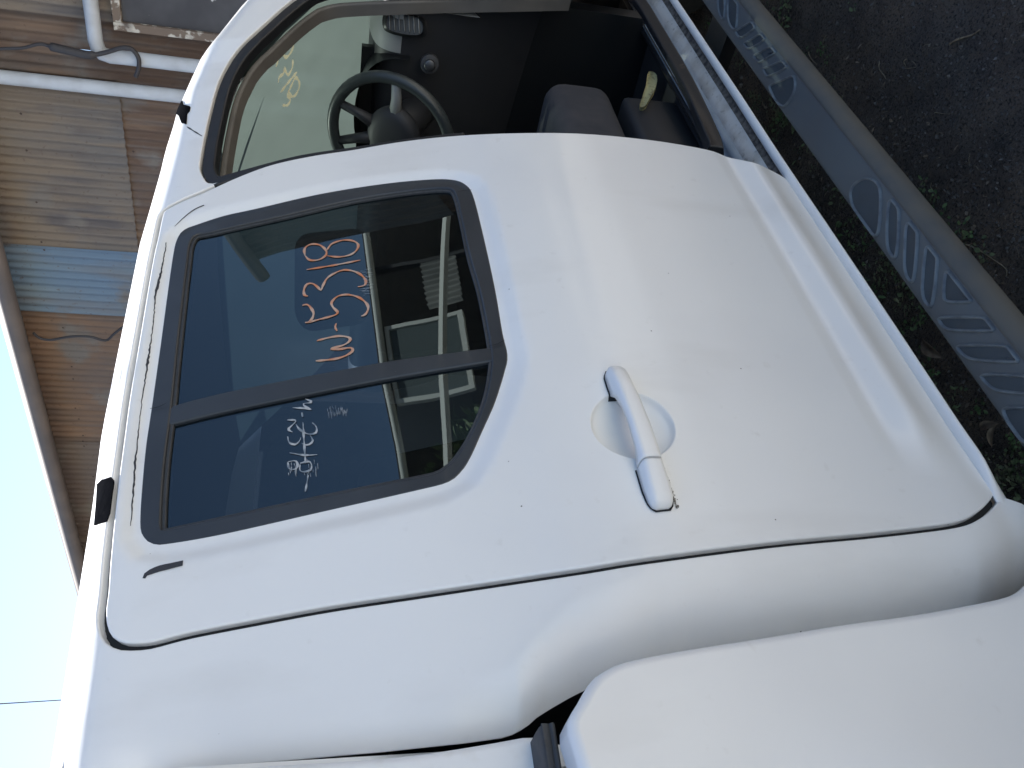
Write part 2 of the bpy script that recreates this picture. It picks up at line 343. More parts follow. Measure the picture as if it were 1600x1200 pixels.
# ================================================================== SETTING: ground
def gh(x, y):
    r = np.zeros_like(x)
    for i, (s, a) in enumerate([(2.1, .012), (5.3, .009), (11, .006), (23, .004), (47, .003), (83, .002)]):
        r += a * np.sin(x * s * 1.1 + 1.7 * i + .8 * np.sin(y * s * .9 + i)) * np.cos(y * s * 1.3 + 2.1 * i + .7 * np.sin(x * s + 2 * i))
    return r
NZ = []
def mudmat():
    m = bpy.data.materials.new('dark_soil_pale_bounce_yard'); m.use_nodes = True; n = m.node_tree.nodes; l = m.node_tree.links; p = n['Principled BSDF']
    p.inputs['Roughness'].default_value = .95; p.inputs['Specular IOR Level'].default_value = .2
    tc = n.new('ShaderNodeTexCoord'); cur = None
    for sc, c, lo, hi, dt in [(1.3, (.21, .155, .112), .42, .62, 6), (7, (.095, .082, .072), .45, .7, 8), (38, (.16, .125, .095), .52, .72, 10), (150, (.040, .034, .030), .5, .68, 8), (90, (.22, .19, .155), .66, .76, 8)]:
        t = n.new('ShaderNodeTexNoise'); t.inputs['Scale'].default_value = sc; t.inputs['Detail'].default_value = dt; l.new(tc.outputs['Object'], t.inputs['Vector'])
        r = n.new('ShaderNodeMapRange'); r.inputs[1].default_value = lo; r.inputs[2].default_value = hi; l.new(t.outputs[0], r.inputs[0])
        x = n.new('ShaderNodeMix'); x.data_type = 'RGBA'; l.new(r.outputs[0], x.inputs[0])
        if cur: l.new(cur, x.inputs[6])
        else: x.inputs[6].default_value = (.145, .122, .102, 1)
        x.inputs[7].default_value = (*c, 1); cur = x.outputs[2]
    sp_ = n.new('ShaderNodeSeparateXYZ'); l.new(tc.outputs['Object'], sp_.inputs[0])
    t = n.new('ShaderNodeTexNoise'); t.inputs['Scale'].default_value = 1.2; l.new(tc.outputs['Object'], t.inputs['Vector'])
    ad = n.new('ShaderNodeMath'); ad.operation = 'ADD'; l.new(sp_.outputs[1], ad.inputs[0]); l.new(t.outputs[0], ad.inputs[1])
    r = n.new('ShaderNodeMapRange'); r.inputs[1].default_value = -1.0; r.inputs[2].default_value = -1.5; l.new(ad.outputs[0], r.inputs[0])
    x = n.new('ShaderNodeMix'); x.data_type = 'RGBA'; l.new(r.outputs[0], x.inputs[0]); l.new(cur, x.inputs[6]); x.inputs[7].default_value = (.48, .455, .41, 1); cur = x.outputs[2]  # unseen pale yard, added to bounce sunlight onto the truck's side
    l.new(cur, p.inputs['Base Color'])
    t = n.new('ShaderNodeTexNoise'); t.inputs['Scale'].default_value = 60; t.inputs['Detail'].default_value = 12; t.inputs['Roughness'].default_value = .7; l.new(tc.outputs['Object'], t.inputs['Vector'])
    b = n.new('ShaderNodeBump'); b.inputs['Strength'].default_value = 1; b.inputs['Distance'].default_value = .035; l.new(t.outputs[0], b.inputs['Height']); l.new(b.outputs[0], p.inputs['Normal'])
    return m
SOIL = mudmat()
b = MB(); xs = np.r_[-200, -60, -20, -6, np.arange(-2, 5, .018), 6, 9, 14, 25, 60, 200]; yv = np.r_[-200, -60, -20, -6, np.arange(-1.6, 2.2, .018), 3, 5, 9, 14, 25, 60, 200]
X_, Y_ = np.meshgrid(xs, yv, indexing='ij'); inn = (X_ > -3) & (X_ < 5) & (Y_ > -2) & (Y_ < 2.4)
b.grid(np.stack([X_, Y_, np.where(inn, gh(X_, Y_), 0)], -1)); tag(b.build('ground', SOIL), kind='structure')
# crumbs of soil and grit
STONE = mat('grit', (.085, .074, .064), .9, noise=[(30, (.19, .165, .14), .55, .75, 4)])
V = []; Fc = []
oct_ = np.array([(1, 0, 0), (-1, 0, 0), (0, 1, 0), (0, -1, 0), (0, 0, .7), (0, 0, -.7)], float); of = [(0, 2, 4), (2, 1, 4), (1, 3, 4), (3, 0, 4), (2, 0, 5), (1, 2, 5), (3, 1, 5), (0, 3, 5)]
for i in range(16000):
    px = random.uniform(1050, 1640); py = random.uniform(-60, 820); q = atz(np.array(px), np.array(py), 0.)
    if q[0] > 4.9 or q[1] > 2: continue
    s = .0022 * math.exp(random.gauss(0, .55)); q = q + np.array([0, 0, gh(np.array(q[0]), np.array(q[1]))])
    R = np.array(Matrix.Rotation(random.uniform(0, 6), 3, Vector((random.random(), random.random(), random.random() + .1))))
    base = len(V); V += list((oct_ * s * np.random.uniform(.5, 1.3, (6, 1))) @ R + q); Fc += [tuple(base + j for j in f) for f in of]
tag(mesh('grit', V, Fc, STONE, None, False), kind='stuff', label='fine crumbs of soil and grit over the dark ground', cat='grit')
# short straw bits
STRAW = mat('dry_straw', (.22, .17, .11), .8, noise=[(20, (.10, .075, .05), .4, .6, 4)])
bb = MB()
for i in range(230):
    px = random.uniform(1130, 1640); py = random.uniform(-40, 700); q = atz(np.array(px), np.array(py), 0.004); 
    if q[0] > 4.5: continue
    a = random.uniform(0, 6.3); L = random.uniform(.006, .03); d = np.array([math.cos(a), math.sin(a), 0]); e = np.array([-d[1], d[0], 0]); z = gh(np.array(q[0]), np.array(q[1])) + .003
    bb.tube([q + [0, 0, z], q + d * L * .5 + e * L * random.uniform(-.2, .2) + [0, 0, z + .002], q + d * L + [0, 0, z]], random.uniform(.0003, .0008), 4)
tag(bb.build('straw_litter', STRAW), kind='stuff', label='loose bits of dry straw and bark on the dark soil', cat='litter')
# weeds in the strip beneath the sill and in a few tufts
LEAF = mat('weed_leaf', (.085, .150, .050), .6, noise=[(9, (.14, .155, .08), .4, .6, 4), (40, (.015, .028, .012), .5, .7, 4)])
DEADL = mat('brown_leaf_litter', (.15, .11, .075), .85, noise=[(12, (.22, .17, .12), .4, .7, 5), (70, (.04, .03, .02), .5, .7, 5)])
def leafmesh(V, Fc, q, a, L, wd, tilt, curl):
    d = np.array([math.cos(a) * math.cos(tilt), math.sin(a) * math.cos(tilt), math.sin(tilt)]); e = np.array([-math.sin(a), math.cos(a), random.uniform(-.3, .3)])
    b_ = len(V)
    for t, w_ in ((0, .12), (.3, .85), (.65, 1), (1, .05)):
        c = q + d * L * t + np.array([0, 0, -curl * L * t * t])
        V.append(c - e * wd * w_ / 2); V.append(c + np.array([0, 0, -.12 * wd * w_])); V.append(c + e * wd * w_ / 2)
    for i in range(3):
        for j in (0, 1): A = b_ + 3 * i + j; Fc.append((A, A + 1, A + 4, A + 3))
V = []; Fc = []; V2 = []; F2 = []
def plant(q, n, L0, up):
    for k in range(n):
        a = random.uniform(0, 6.3); st = q + np.array([math.cos(a), math.sin(a), 0]) * random.uniform(0, L0 * 1.3) + [0, 0, random.uniform(.0, up)]
        leafmesh(V, Fc, st, a + random.uniform(-.6, .6), L0 * random.uniform(.5, 1.2), L0 * random.uniform(.35, .7), random.uniform(-.2, .8), random.uniform(.1, .7))
for i in range(380):
    x = random.uniform(.75, 3.2); y = random.gauss(.24, .13)
    if y < .0 or (y > .5): continue
    if random.random() < .35 + .3 * math.sin(x * 7): continue
    plant(np.array([x, y, gh(np.array(x), np.array(y))]), random.randint(5, 13), random.uniform(.009, .019), .03)
for (px, py, n) in [(1335, 15, 0), (1505, 375, 14), (1520, 368, 10), (1495, 385, 10), (1596, 600, 26), (1590, 560, 16), (1598, 700, 30), (1590, 735, 40), (1575, 745, 30), (1230, 190, 30), (1215, 180, 20), (1598, 520, 12)]:
    q = atz(np.array(px), np.array(py), 0.01)
    for k in range(max(1, n // 5)): plant(q + np.array([random.gauss(0, .02), random.gauss(0, .02), 0]), 7, .013, .02)
tag(mesh('weeds', V, Fc, LEAF), kind='stuff', label='low green weeds growing in the strip under the truck sill', cat='weeds')
for i in range(500):
    x = random.uniform(.7, 3.2); y = random.gauss(.2, .14)
    if y < -.05 or y > .55: continue
    leafmesh(V2, F2, np.array([x, y, gh(np.array(x), np.array(y)) + random.uniform(.002, .012)]), random.uniform(0, 6.3), random.uniform(.008, .02), random.uniform(.004, .010), random.uniform(-.1, .35), random.uniform(-.1, .5))
tag(mesh('leaf_litter', V2, F2, DEADL), kind='stuff', label='brown leaf litter scattered beneath the truck sill', cat='leaf litter')
# single leaves and twigs
BROWNL = mat('curled_brown_leaf', (.16, .12, .085), .8, noise=[(60, (.09, .06, .04), .45, .65, 6)])
def oneleaf(px, py, ang, L, wd, label, m=BROWNL):
    q = atz(np.array(px), np.array(py), .03); V = []; Fc = []
    a = ang; d = np.array([math.cos(a), math.sin(a), 0]); e = np.array([-d[1], d[0], 0])
    for i in range(9):
        t = i / 8; wv = wd * math.sin(math.pi * min(1, t * .95 + .03)) ** .7
        for j in (-1, -.5, 0, .5, 1): V.append(q + d * L * (t - .5) + e * wv * j / 2 + np.array([0, 0, .35 * wv * abs(j) ** 1.5 + .12 * L * math.sin(t * 3)]))
    for i in range(8):
        for j in range(4): A = 5 * i + j; Fc.append((A, A + 1, A + 6, A + 5))
    tag(mesh('dry_leaf', V, Fc, m), label=label, cat='leaf', group='fallen leaves under the sill')
oneleaf(1457, 545, .2, .075, .03, 'curled pale brown leaf lying under the middle of the sill')
oneleaf(1545, 665, 1.0, .05, .02, 'rust brown leaf under the rear end of the sill, tip towards the step')
oneleaf(1554, 680, 2.2, .05, .018, 'long narrow tan leaf beside the rust brown leaf, nearest the rear of the sill', mat('tan_leaf', (.24, .18, .12), .8, noise=[(60, (.15, .11, .07), .45, .65, 6)]))
TWIG = mat('dry_twig', (.20, .155, .10), .85, noise=[(60, (.10, .075, .05), .45, .65, 6)])
def twig(pts, r, label):
    P = catmull([tuple(p) for p in pts], 5); q = atz(P[:, 0], P[:, 1], .006); z = gh(q[:, 0], q[:, 1]) + .004 + .003 * np.sin(np.arange(len(q)) * .7); q[:, 2] = z
    o = MB().tube(q, np.linspace(r, r * .5, len(q)), 6).build('dry_twig', TWIG); tag(o, label=label, cat='twig', group='dry twigs on the soil')
twig([(1500, 378), (1530, 390), (1555, 405), (1570, 420), (1575, 432)], .0024, 'long curved dry twig on the soil beside the rear half of the step')
twig([(1288, 55), (1282, 68), (1282, 85)], .0016, 'thin pale twig near the front end of the step, upper one of two')
twig([(1264, 80), (1267, 95), (1274, 102)], .0018, 'short hooked twig beside the step just behind its front tread')
twig([(1368, 95), (1370, 110), (1376, 122)], .0018, 'small straight twig on the open soil away from the step')
twig([(1415, 92), (1408, 98), (1412, 106), (1424, 104), (1422, 94)], .0014, 'twig curled into a loop on the open soil')
twig([(1482, 68), (1505, 55), (1525, 45)], .003, 'dark thicker twig on the far side of the open soil')
twig([(1455, 175), (1470, 177), (1482, 177)], .0014, 'short straw coloured twig lying on the dark patch of soil')
twig([(1495, 395), (1510, 383), (1530, 378)], .0018, 'stalk of dry grass in the tuft beside the step')
# ================================================================== BUILDING ahead of the truck
WD = np.array([-.106, .994, 0]); WD /= np.linalg.norm(WD); WN = np.array([-WD[1], WD[0], 0]); W0 = np.array([6.4, 3.5, 0.])
WN = np.array([-.994, -.106, 0]); WN /= np.linalg.norm(WN)
def onW(px, py, off=0.0):
    p = on_plane(W0 + WN * off, WN, np.asarray(px, float), np.asarray(py, float)); return np.stack([(p - W0) @ WD, p[..., 2]], -1)
def W3(s, z, off=0.0): return W0 + WD * s + WN * off + np.array([0, 0, z])
house = empty('corrugated_shed', tuple(W0), label='tall weathered shed clad in rusty, grey and blue corrugated iron behind the truck', cat='shed')
def corr(name, corners_px, m, off=.02, pitch=.076, amp=.011, sz=None, parent=house):
    """corrugated sheet; corners in (s, z)"""
    if sz is None: q = onW([c[0] for c in corners_px], [c[1] for c in corners_px])
    else: q = np.array(sz, float)
    A, B, Cc, D = q     # A->B along s at the foot, D->C along the head
    n = int(abs(B[0] - A[0]) / pitch * 8) + 2; P = []
    for i in range(n + 1):
        t = i / n; lo = A + (B - A) * t; hi = D + (Cc - D) * t; row = []
        for j in range(7):
            v = j / 6; s_, z_ = lo + (hi - lo) * v
            row.append(W3(s_, z_, off + amp * math.sin(2 * math.pi * s_ / pitch) + .006 * math.sin(z_ * 2.1 + s_)))
        P.append(row)
    return MB().grid(P).build(name, m, parent)
R1 = rustmat('rust_brown_iron', (.12, .078, .056), (.13, .105, .09), (.19, .13, .09))
R2 = rustmat('weathered_grey_iron', (.150, .140, .130), (.19, .155, .12), (.11, .10, .098))
R3 = rustmat('bright_rust_iron', (.19, .125, .085), (.15, .115, .095), (.235, .155, .105))
R4 = rustmat('dull_mauve_iron', (.14, .115, .105), (.16, .13, .11), (.10, .085, .08))
BLUEI = rustmat('blue_painted_iron', (.13, .20, .28), (.16, .22, .27), (.17, .17, .17), 1.5)
# key stations along s from the picture
sA = onW(100, 380)[0]; sB = onW(100, 483)[0]; sC = onW(100, 130)[0]; sD = onW(60, 70)[0]; sE = onW(110, 690)[0]; sF = onW(115, 905)[0] + .6
eave = np.polyfit(*onW([8, 63, 120], [520, 700, 919], .35).T[:, :], 1); ez = lambda s: float(np.polyval(eave, s))
zt = onW(190, 160)[1]; zlo = onW(205, 250)[1]
S0 = sD - 6
EZ = ez(sA) ; 
def sheet(s0, s1, z0, z1, m, off): return corr('corrugated_sheet', None, m, off, sz=[(s0, z0), (s1, z0), (s1, z1), (s0, z1)])
MB().box((0, 0, 0), (1, 1, 1))
topz = lambda s: ez(s) - .02
def sheet2(s0, s1, z0, m, off, z1=None):
    return corr('corrugated_sheet', None, m, off, sz=[(s0, z0), (s1, z0), (s1, z1 or topz(s1)), (s0, z1 or topz(s0))])
sheet2(S0, sD, 0, R1, .0)                                     # far right, behind the boards
sheet2(sD, sC, 0, R1, .012)
sheet2(sC - .06, sA + .02, zt, R2, .045)                      # grey sheet lapped over
sheet2(sC - .02, sA + .02, 0, R1, .02, zt + .1)
sheet2(sA, sB, 0, BLUEI, .06)
sheet2(sB, sE, 0, R3, .035)
sheet2(sE - .05, (sE + sF) / 2, 0, R4, .05)
sheet2((sE + sF) / 2 - .05, sF, 0, R2, .03); sheet2(sF, sF + 5, 0, R4, .04)
sheet2(S0, sD - .25, onW(60, 0)[1] - 1.2, R2, .05)
# brown brick courses show where the sheets stop: thin battens of rusted strip
for i in range(9):
    s0 = sC - .02 - i * .105
    q = W3(s0, 2.2, .075)
    
# fascia / gutter and roof
FASC = mat('brown_grey_fascia', (.10, .090, .088), .6, noise=[(4, (.14, .12, .11), .4, .7, 6)])
P = []
for s in np.linspace(S0, sF + 5, 30):
    z = ez(s); P.append([W3(s, z + d, o) for o, d in ((.20, .02), (.36, .02), (.36, -.0), (.40, -.01), (.42, -.07), (.40, -.13), (.36, -.16), (.30, -.14), (.28, -.02), (.20, -.02))])
MB().grid(P).build('gutter', FASC, house)
P = [[W3(s, ez(s) - .03, -.1), W3(s, ez(s) - .03, .30)] for s in np.linspace(S0, sF + 5, 8)]; MB().grid(P).build('soffit', mat('dark_soffit', (.06, .05, .045), .8), house)
P = [[W3(s, ez(s) + .03, .33), W3(s, ez(s) + .6, -4)] for s in np.linspace(S0, sF + 5, 8)]; MB().grid(P).build('roof', R4, house)
for s in np.linspace(sD - .3, sF, 6): MB().box((0, 0, 0), (.01, .01, .01))
NAIL = mat('rusty_nail_heads', (.05, .035, .028), .8); b = MB()
for zz_ in (2.25, 3.05, 3.85):
    for k_ in range(120):
        s0 = sD - 1.0 + k_ * .076 * 1.0 + random.uniform(-.004, .004)
        if random.random() < .82: continue
        c_ = W3(s0, zz_ + random.uniform(-.012, .012) + .02 * math.sin(s0 * 3), .085); e_ = WD * .011; u_ = np.array([0, 0, .011]); b.add([c_ - e_, c_ - u_, c_ + e_, c_ + u_, c_ + WN * .008], [(0, 1, 4), (1, 2, 4), (2, 3, 4), (3, 0, 4)])
tag(b.build('nail_heads', NAIL, house), kind='stuff')
# dark boarded window
zb0 = onW(185, 42); f0 = onW(178, 45); f1 = onW(178, 0); 
wl = onW(183, 40); bx0 = wl[0] - .0; WZ1 = wl[1]; WZ0 = WZ1 - 1.7
def wbox(name, s0, s1, z0, z1, o0, o1, m, parent=house, bevel=.004):
    b_ = MB(); V = [W3(s, z, o) for s in (s0, s1) for z in (z0, z1) for o in (o0, o1)]
    b_.add(V, [(0, 1, 3, 2), (4, 6, 7, 5), (0, 4, 5, 1), (2, 3, 7, 6), (0, 2, 6, 4), (1, 5, 7, 3)]); return b_.build(name, m, parent, False, bevel)
DARKB = mat('flaking_dark_board', (.050, .050, .055), .7, noise=[(5, (.07, .07, .075), .4, .7, 5), (4.5, (.55, .55, .52), .655, .67, 6)])
FRM = mat('flaking_window_frame', (.17, .13, .10), .8, noise=[(16, (.55, .52, .45), .52, .6, 8), (5, (.10, .08, .07), .5, .7, 5)])
win = wbox('boarded_window', bx0 - 1.6, bx0 - .06, WZ0, WZ1 - .06, .02, .075, DARKB)
wbox('window_frame', bx0 - .06, bx0, WZ0, WZ1, .02, .11, FRM, win); wbox('window_frame', bx0 - 1.6, bx0 - .062, WZ1 - .06, WZ1, .02, .11, FRM, win)
wbox('window_frame', bx0 - 1.7, bx0 - .0, WZ0 - .07, WZ0 - .002, .02, .11, FRM, win)
# pipes
def wpipe(px, r, label, off=.16):
    q = onW([p[0] for p in px], [p[1] for p in px], off); pts = [W3(s, z, off) for s, z in q]; o = MB().tube(pts, r, 18).build('drain_pipe', PVC); tag(o, label=label, cat='pipe', group='white pipes on the shed'); return o
wpipe([(-260, 88), (-60, 113), (0, 120), (140, 135), (278, 150), (700, 196)], .052, 'straight white plastic pipe running down the shed wall beside the grey iron sheet')
wpipe([(120, -160), (128, -70), (141, 0), (149, 62), (153, 76), (160, 84), (172, 88), (210, 92), (310, 104), (700, 150)], .052, 'white plastic pipe with an elbow turning down beside the dark boarded window')
CAB = mat('old_black_cable', (.035, .033, .036), .6)
def cable(px, r, label, off=.25):
    q = onW([p[0] for p in catmull(px, 5)], [p[1] for p in catmull(px, 5)], off); pts = [W3(s, z, off) for s, z in q]
    tag(MB().tube(pts, r, 8).build('cable', CAB), label=label, cat='cable', group='cables on the shed wall')
cable([(-20, 80), (5, 76), (35, 75), (62, 69), (80, 73), (110, 80), (140, 86), (165, 82), (190, 75), (206, 77), (216, 90), (217, 105), (212, 120)], [.012] * 20 + [.03] * 12 + [.017] * 29, 'loose black cable looping over the elbow of the white pipe')
cable([(52, 520), (62, 528), (80, 531), (110, 526), (140, 526), (165, 532), (178, 522), (195, 510), (215, 508)], .012, 'sagging dark cable on the orange rusty sheet')
# overhead wire
a = CAM + ray(110, 1093) / FPX * 22; c = CAM + ray(-400, 1124) / FPX * 9; e = a + (a - c) * 1.5
sg = lambda t_: c + (a - c) * t_ + np.array([0, 0, .10 * (t_ - .5) ** 2])
tag(MB().tube([sg(t_) for t_ in np.linspace(-1.2, 2.5, 40)], .012, 6).build('overhead_wire', CAB), label='thin overhead wire crossing the open sky above the cab roof', cat='wire')

# ================================================================== TRUCK
T = empty('pickup_truck', (1.3, .92, 0), label='white double cab pickup truck with its front door off and W-5318 written on the glass', cat='pickup truck')
DOOR_PX = [(257, 327), (290, 310), (315, 300), (370, 275), (425, 255), (490, 241), (550, 232), (620, 220), (697, 211), (787, 206), (900, 206), (1012, 216), (1102, 231), (1135, 242), (1176, 251), (1221, 273), (1244, 289),
           (1258, 304), (1310, 385), (1367, 471), (1442, 567), (1492, 650), (1530, 705), (1550, 737), (1558, 755), (1558, 775), (1545, 793), (1525, 808), (1500, 818), (1450, 826), (1350, 837), (1200, 851), (1000, 877), (920, 890), (800, 908), (640, 932), (520, 950),
           (400, 972), (293, 993), (240, 1007), (213, 1010), (187, 1009), (168, 998), (160, 980), (158, 957), (162, 927), (166, 875), (172, 820), (180, 751), (187, 700), (198, 620), (213, 533), (233, 417), (243, 370), (250, 338)]
WIN_PX = [(268, 405), (276, 372), (287, 358), (307, 350), (350, 336), (400, 325), (500, 302), (600, 286), (675, 279), (710, 280), (728, 287), (740, 303), (755, 360), (775, 450), (787, 520), (795, 555), (790, 582), (775, 630), (755, 675), (737, 715), (722, 738), (700, 755), (650, 768), (500, 802), (350, 836), (265, 851), (240, 852), (224, 842), (217, 815), (225, 710), (235, 640), (250, 535)]
GL_PX = [(292, 420), (301, 372), (330, 362), (450, 335), (550, 312), (640, 298), (696, 294), (710, 302), (720, 340), (733, 400), (750, 460), (766, 545), (766, 580), (757, 625), (738, 672), (722, 700), (705, 722), (690, 733), (670, 741), (550, 765), (400, 797), (275, 824), (258, 827), (252, 818), (257, 730), (268, 640), (278, 540)]
dq = resample(catmull(DOOR_PX, 4, True), 6); DOOR = resample(onF(dq), .012)
wq = resample(catmull(WIN_PX, 4, True), 5); WINO = ccw(resample(onF(wq), .010))
gq = resample(catmull(GL_PX, 4, True), 5); GLS = ccw(resample(onF(gq), .010))
hc = onF([(990, 662)])[0]; HR = .062
def f_win(x, z):
    sh = np.shape(x); Q = np.column_stack([np.ravel(np.broadcast_to(x, np.broadcast(x, z).shape)), np.ravel(np.broadcast_to(z, np.broadcast(x, z).shape))])
    near = (Q[:, 0] > WINO[:, 0].min() - .05) & (Q[:, 0] < WINO[:, 0].max() + .05) & (Q[:, 1] > WINO[:, 1].min() - .05) & (Q[:, 1] < WINO[:, 1].max() + .05)
    r = np.zeros(len(Q))
    if near.any():
        d = distpoly(Q[near], WINC); ins = inpoly(Q[near], WINC); d = np.where(ins, 0, d); r[near] = .011 * (1 - sst(0, .036, d))
    return r.reshape(np.broadcast(x, z).shape)
WINC = resample(WINO, .03)
def f_dish(x, z):
    r2 = ((x - hc[0]) ** 2 * .92 + (z - hc[1]) ** 2) / HR ** 2; return .022 * np.sqrt(np.clip(1 - r2, 0, 1)) * sst(1.0, .86, r2) + 0 * x
FEAT += [f_win, f_dish]
WINO = ccw(resample(onF(wq), .010)); GLS = ccw(resample(onF(gq), .010))
rp = onF([(110, 1222), (200, 1212), (340, 1192), (600, 1166), (719, 1152), (819, 1133), (860, 1095), (930, 1050), (1050, 1003), (1210, 975), (1431, 949), (1574, 926), (1640, 890), (1700, 850)])
o_ = np.argsort(rp[:, 1]); RX, RZ = rp[o_, 0], rp[o_, 1]
REARP = (RX.copy(), RZ.copy())
REAR = (RX - .012, RZ)
def infine(Q, g):
    a = ((Q[:, 0] - hc[0]) ** 2 * .92 + (Q[:, 1] - hc[1]) ** 2) < (HR * 1.12) ** 2
    return a | ((Q[:, 1] > .528) & (Q[:, 1] < .60) & (Q[:, 0] > .66) & (Q[:, 0] < 1.60))
fp_ = []
for rr in (1.10, 1.06, 1.03, 1.012, .99, 1.0, .978, .96, .93, .88, .82, .75, .66, .55, .42, .28, .14):
    m_ = int(110 * rr) + 6
    for i in range(m_): a = 2 * math.pi * (i + rr * 7) / m_; fp_.append((hc[0] + HR * rr * math.cos(a) / .959, hc[1] + HR * rr * math.sin(a)))
for i, z_ in enumerate(np.arange(.531, .60, .005)):
    for x_ in np.arange(.665 + (i % 2) * .004, 1.59, .011): fp_.append((x_, z_))
door = panel('rear_door', offset(DOOR, -.0045), [offset(WINO, -.006)], PAINT, T, r=.0035, depth=.02, h=.010, fine=(infine, np.array(fp_)))
# black backing behind the shut line, the gap's shade put into its colour
dj = offset(DOOR, .0075); dj[:, 1] = np.maximum(dj[:, 1], .4535); panel('shut_line_shade', dj, [offset(DOOR, -.03)], GAP, T, off=.011, edge=False, h=.02)
# window trim, divider, glass
panel('window_trim', WINO, [GLS], FRAME, door, off=-.001, r=.004, depth=.01, h=.010)
panel('window_seal', offset(GLS, .006), [offset(GLS, -.005)], RUBBER, door, off=.003, r=.002, depth=.006, h=.01)
DV = onF(catmull([(262, 640), (275, 631), (350, 612), (450, 592), (540, 575), (625, 560), (770, 541)], 3)); DV2 = onF(catmull([(775, 563), (765, 564), (625, 587), (500, 611), (350, 642), (268, 662), (257, 664)], 3))
panel('window_divider', resample(np.vstack([DV, DV2]), .01), [], FRAME, door, off=.0005, r=.004, depth=.012, h=.010)
DVm = (onF([(240, 655)])[0], onF([(790, 550)])[0])
lft = lambda Q: (DVm[1][0] - DVm[0][0]) * (Q[:, 1] - DVm[0][1]) - (DVm[1][1] - DVm[0][1]) * (Q[:, 0] - DVm[0][0])
s_ = lft(GLS); 
def clip(P, sg):
    out = []; v = lft(P) * sg
    for i in range(len(P)):
        j = (i + 1) % len(P)
        if v[i] >= 0: out.append(P[i])
        if (v[i] >= 0) != (v[j] >= 0): t = v[i] / (v[i] - v[j]); out.append(P[i] + t * (P[j] - P[i]))
    return np.array(out)
sgn = 1 if lft(onF([(450, 400)]))[0] > 0 else -1
g1 = panel('window_glass', resample(clip(GLS, sgn), .01), [], TINT, door, off=.008, r=.001, depth=.003, h=.02); tag(g1, label='tinted front pane with orange W-5318')
g2 = panel('window_glass', resample(clip(GLS, -sgn), .01), [], TINT, door, off=.008, r=.001, depth=.003, h=.02); tag(g2, label='tinted rear pane with pale scratched writing')
# writing on the panes
cv = lambda pts: [(400 + a / 2.727, 340 + b_ / 2.727) for a, b_ in pts]
OR = [[(255, 512), (300, 500), (350, 492), (390, 497), (397, 510), (370, 530), (312, 547), (350, 548), (400, 542), (408, 555), (380, 575), (330, 590), (250, 598)], [(338, 438), (334, 455), (341, 470)],
      [(193, 362), (215, 358), (235, 380), (241, 402), (225, 430), (205, 433)], [(205, 436), (270, 420), (343, 397), (325, 370), (318, 350), (340, 325), (380, 315), (430, 325), (465, 350), (475, 375), (462, 400), (445, 407)],
      [(218, 322), (203, 318), (200, 296), (212, 272), (235, 268), (255, 280), (273, 297), (280, 280), (300, 245), (340, 220), (380, 210), (430, 222), (462, 250), (460, 275), (430, 282)], [(212, 209), (330, 190), (442, 168)],
      [(205, 150), (203, 120), (230, 101), (270, 105), (296, 130), (290, 152), (260, 168), (225, 168), (206, 150)], [(300, 150), (350, 155), (400, 145), (428, 122), (430, 98), (400, 84), (360, 85), (318, 100), (300, 125)]]
b = MB()
for s in OR: b.add(*ribbon(cv(s), .0044, off=.0068))
b.build('writing', CHALK, door)
PW = [[(150, 798), (195, 800), (232, 808), (205, 793), (197, 780), (235, 775), (205, 760)], [(190, 818), (194, 838)], [(128, 850), (165, 852), (150, 872), (132, 890), (150, 902)], [(165, 868), (180, 890), (215, 910), (250, 905), (252, 880), (235, 862)],
      [(130, 920), (135, 945), (160, 955), (180, 940), (185, 925)], [(190, 950), (215, 957), (237, 940), (225, 915)], [(195, 860), (200, 950), (206, 1035)], [(138, 990), (200, 1000), (256, 998)], [(132, 1028), (165, 1025), (170, 1055), (137, 1060), (130, 1030)],
      [(182, 1035), (225, 1028), (228, 1063), (185, 1070), (182, 1040)], [(217, 1085), (205, 1155)]]
b = MB()
for s in PW: b.add(*ribbon(cv(s), .0027, off=.0068, wvar=.5))
for i in range(26):
    x = random.uniform(130, 260); y = random.uniform(1018, 1080); b.add(*ribbon(cv([(x, y), (x + 2, y + random.uniform(8, 26))]), .0009, off=.0066, smooth=2))
b.build('scratched_writing', CHALKW, door)
b = MB()
for i in range(34):      # fan of scratches beside the orange figures
    x0 = 395 + i * 3.0; b.add(*ribbon(cv([(430 + random.uniform(0, 60), 205 + i * 3.4), (455 + random.uniform(0, 42), 205 + i * 3.4 + random.uniform(-3, 3))]), .0006, off=.0067, smooth=2))
for i in range(30):
    y = 790 + random.uniform(-4, 30); x = 300 + i * 2.9; b.add(*ribbon(cv([(x, y), (x + 1, y + random.uniform(10, 30))]), .0006, off=.0067, smooth=2))
tag(b.build('scratches', CHALKW, door), kind='stuff')
# joints in the trim
for pts in ([(236, 641), (250, 638), (262, 632)], [(765, 543), (778, 540), (789, 534)], [(716, 302), (728, 300), (738, 299)]): b = MB(); b.add(*ribbon(pts, .0016, off=-.0042, smooth=3, wvar=.1)); b.build('trim_joint', GAP, door)
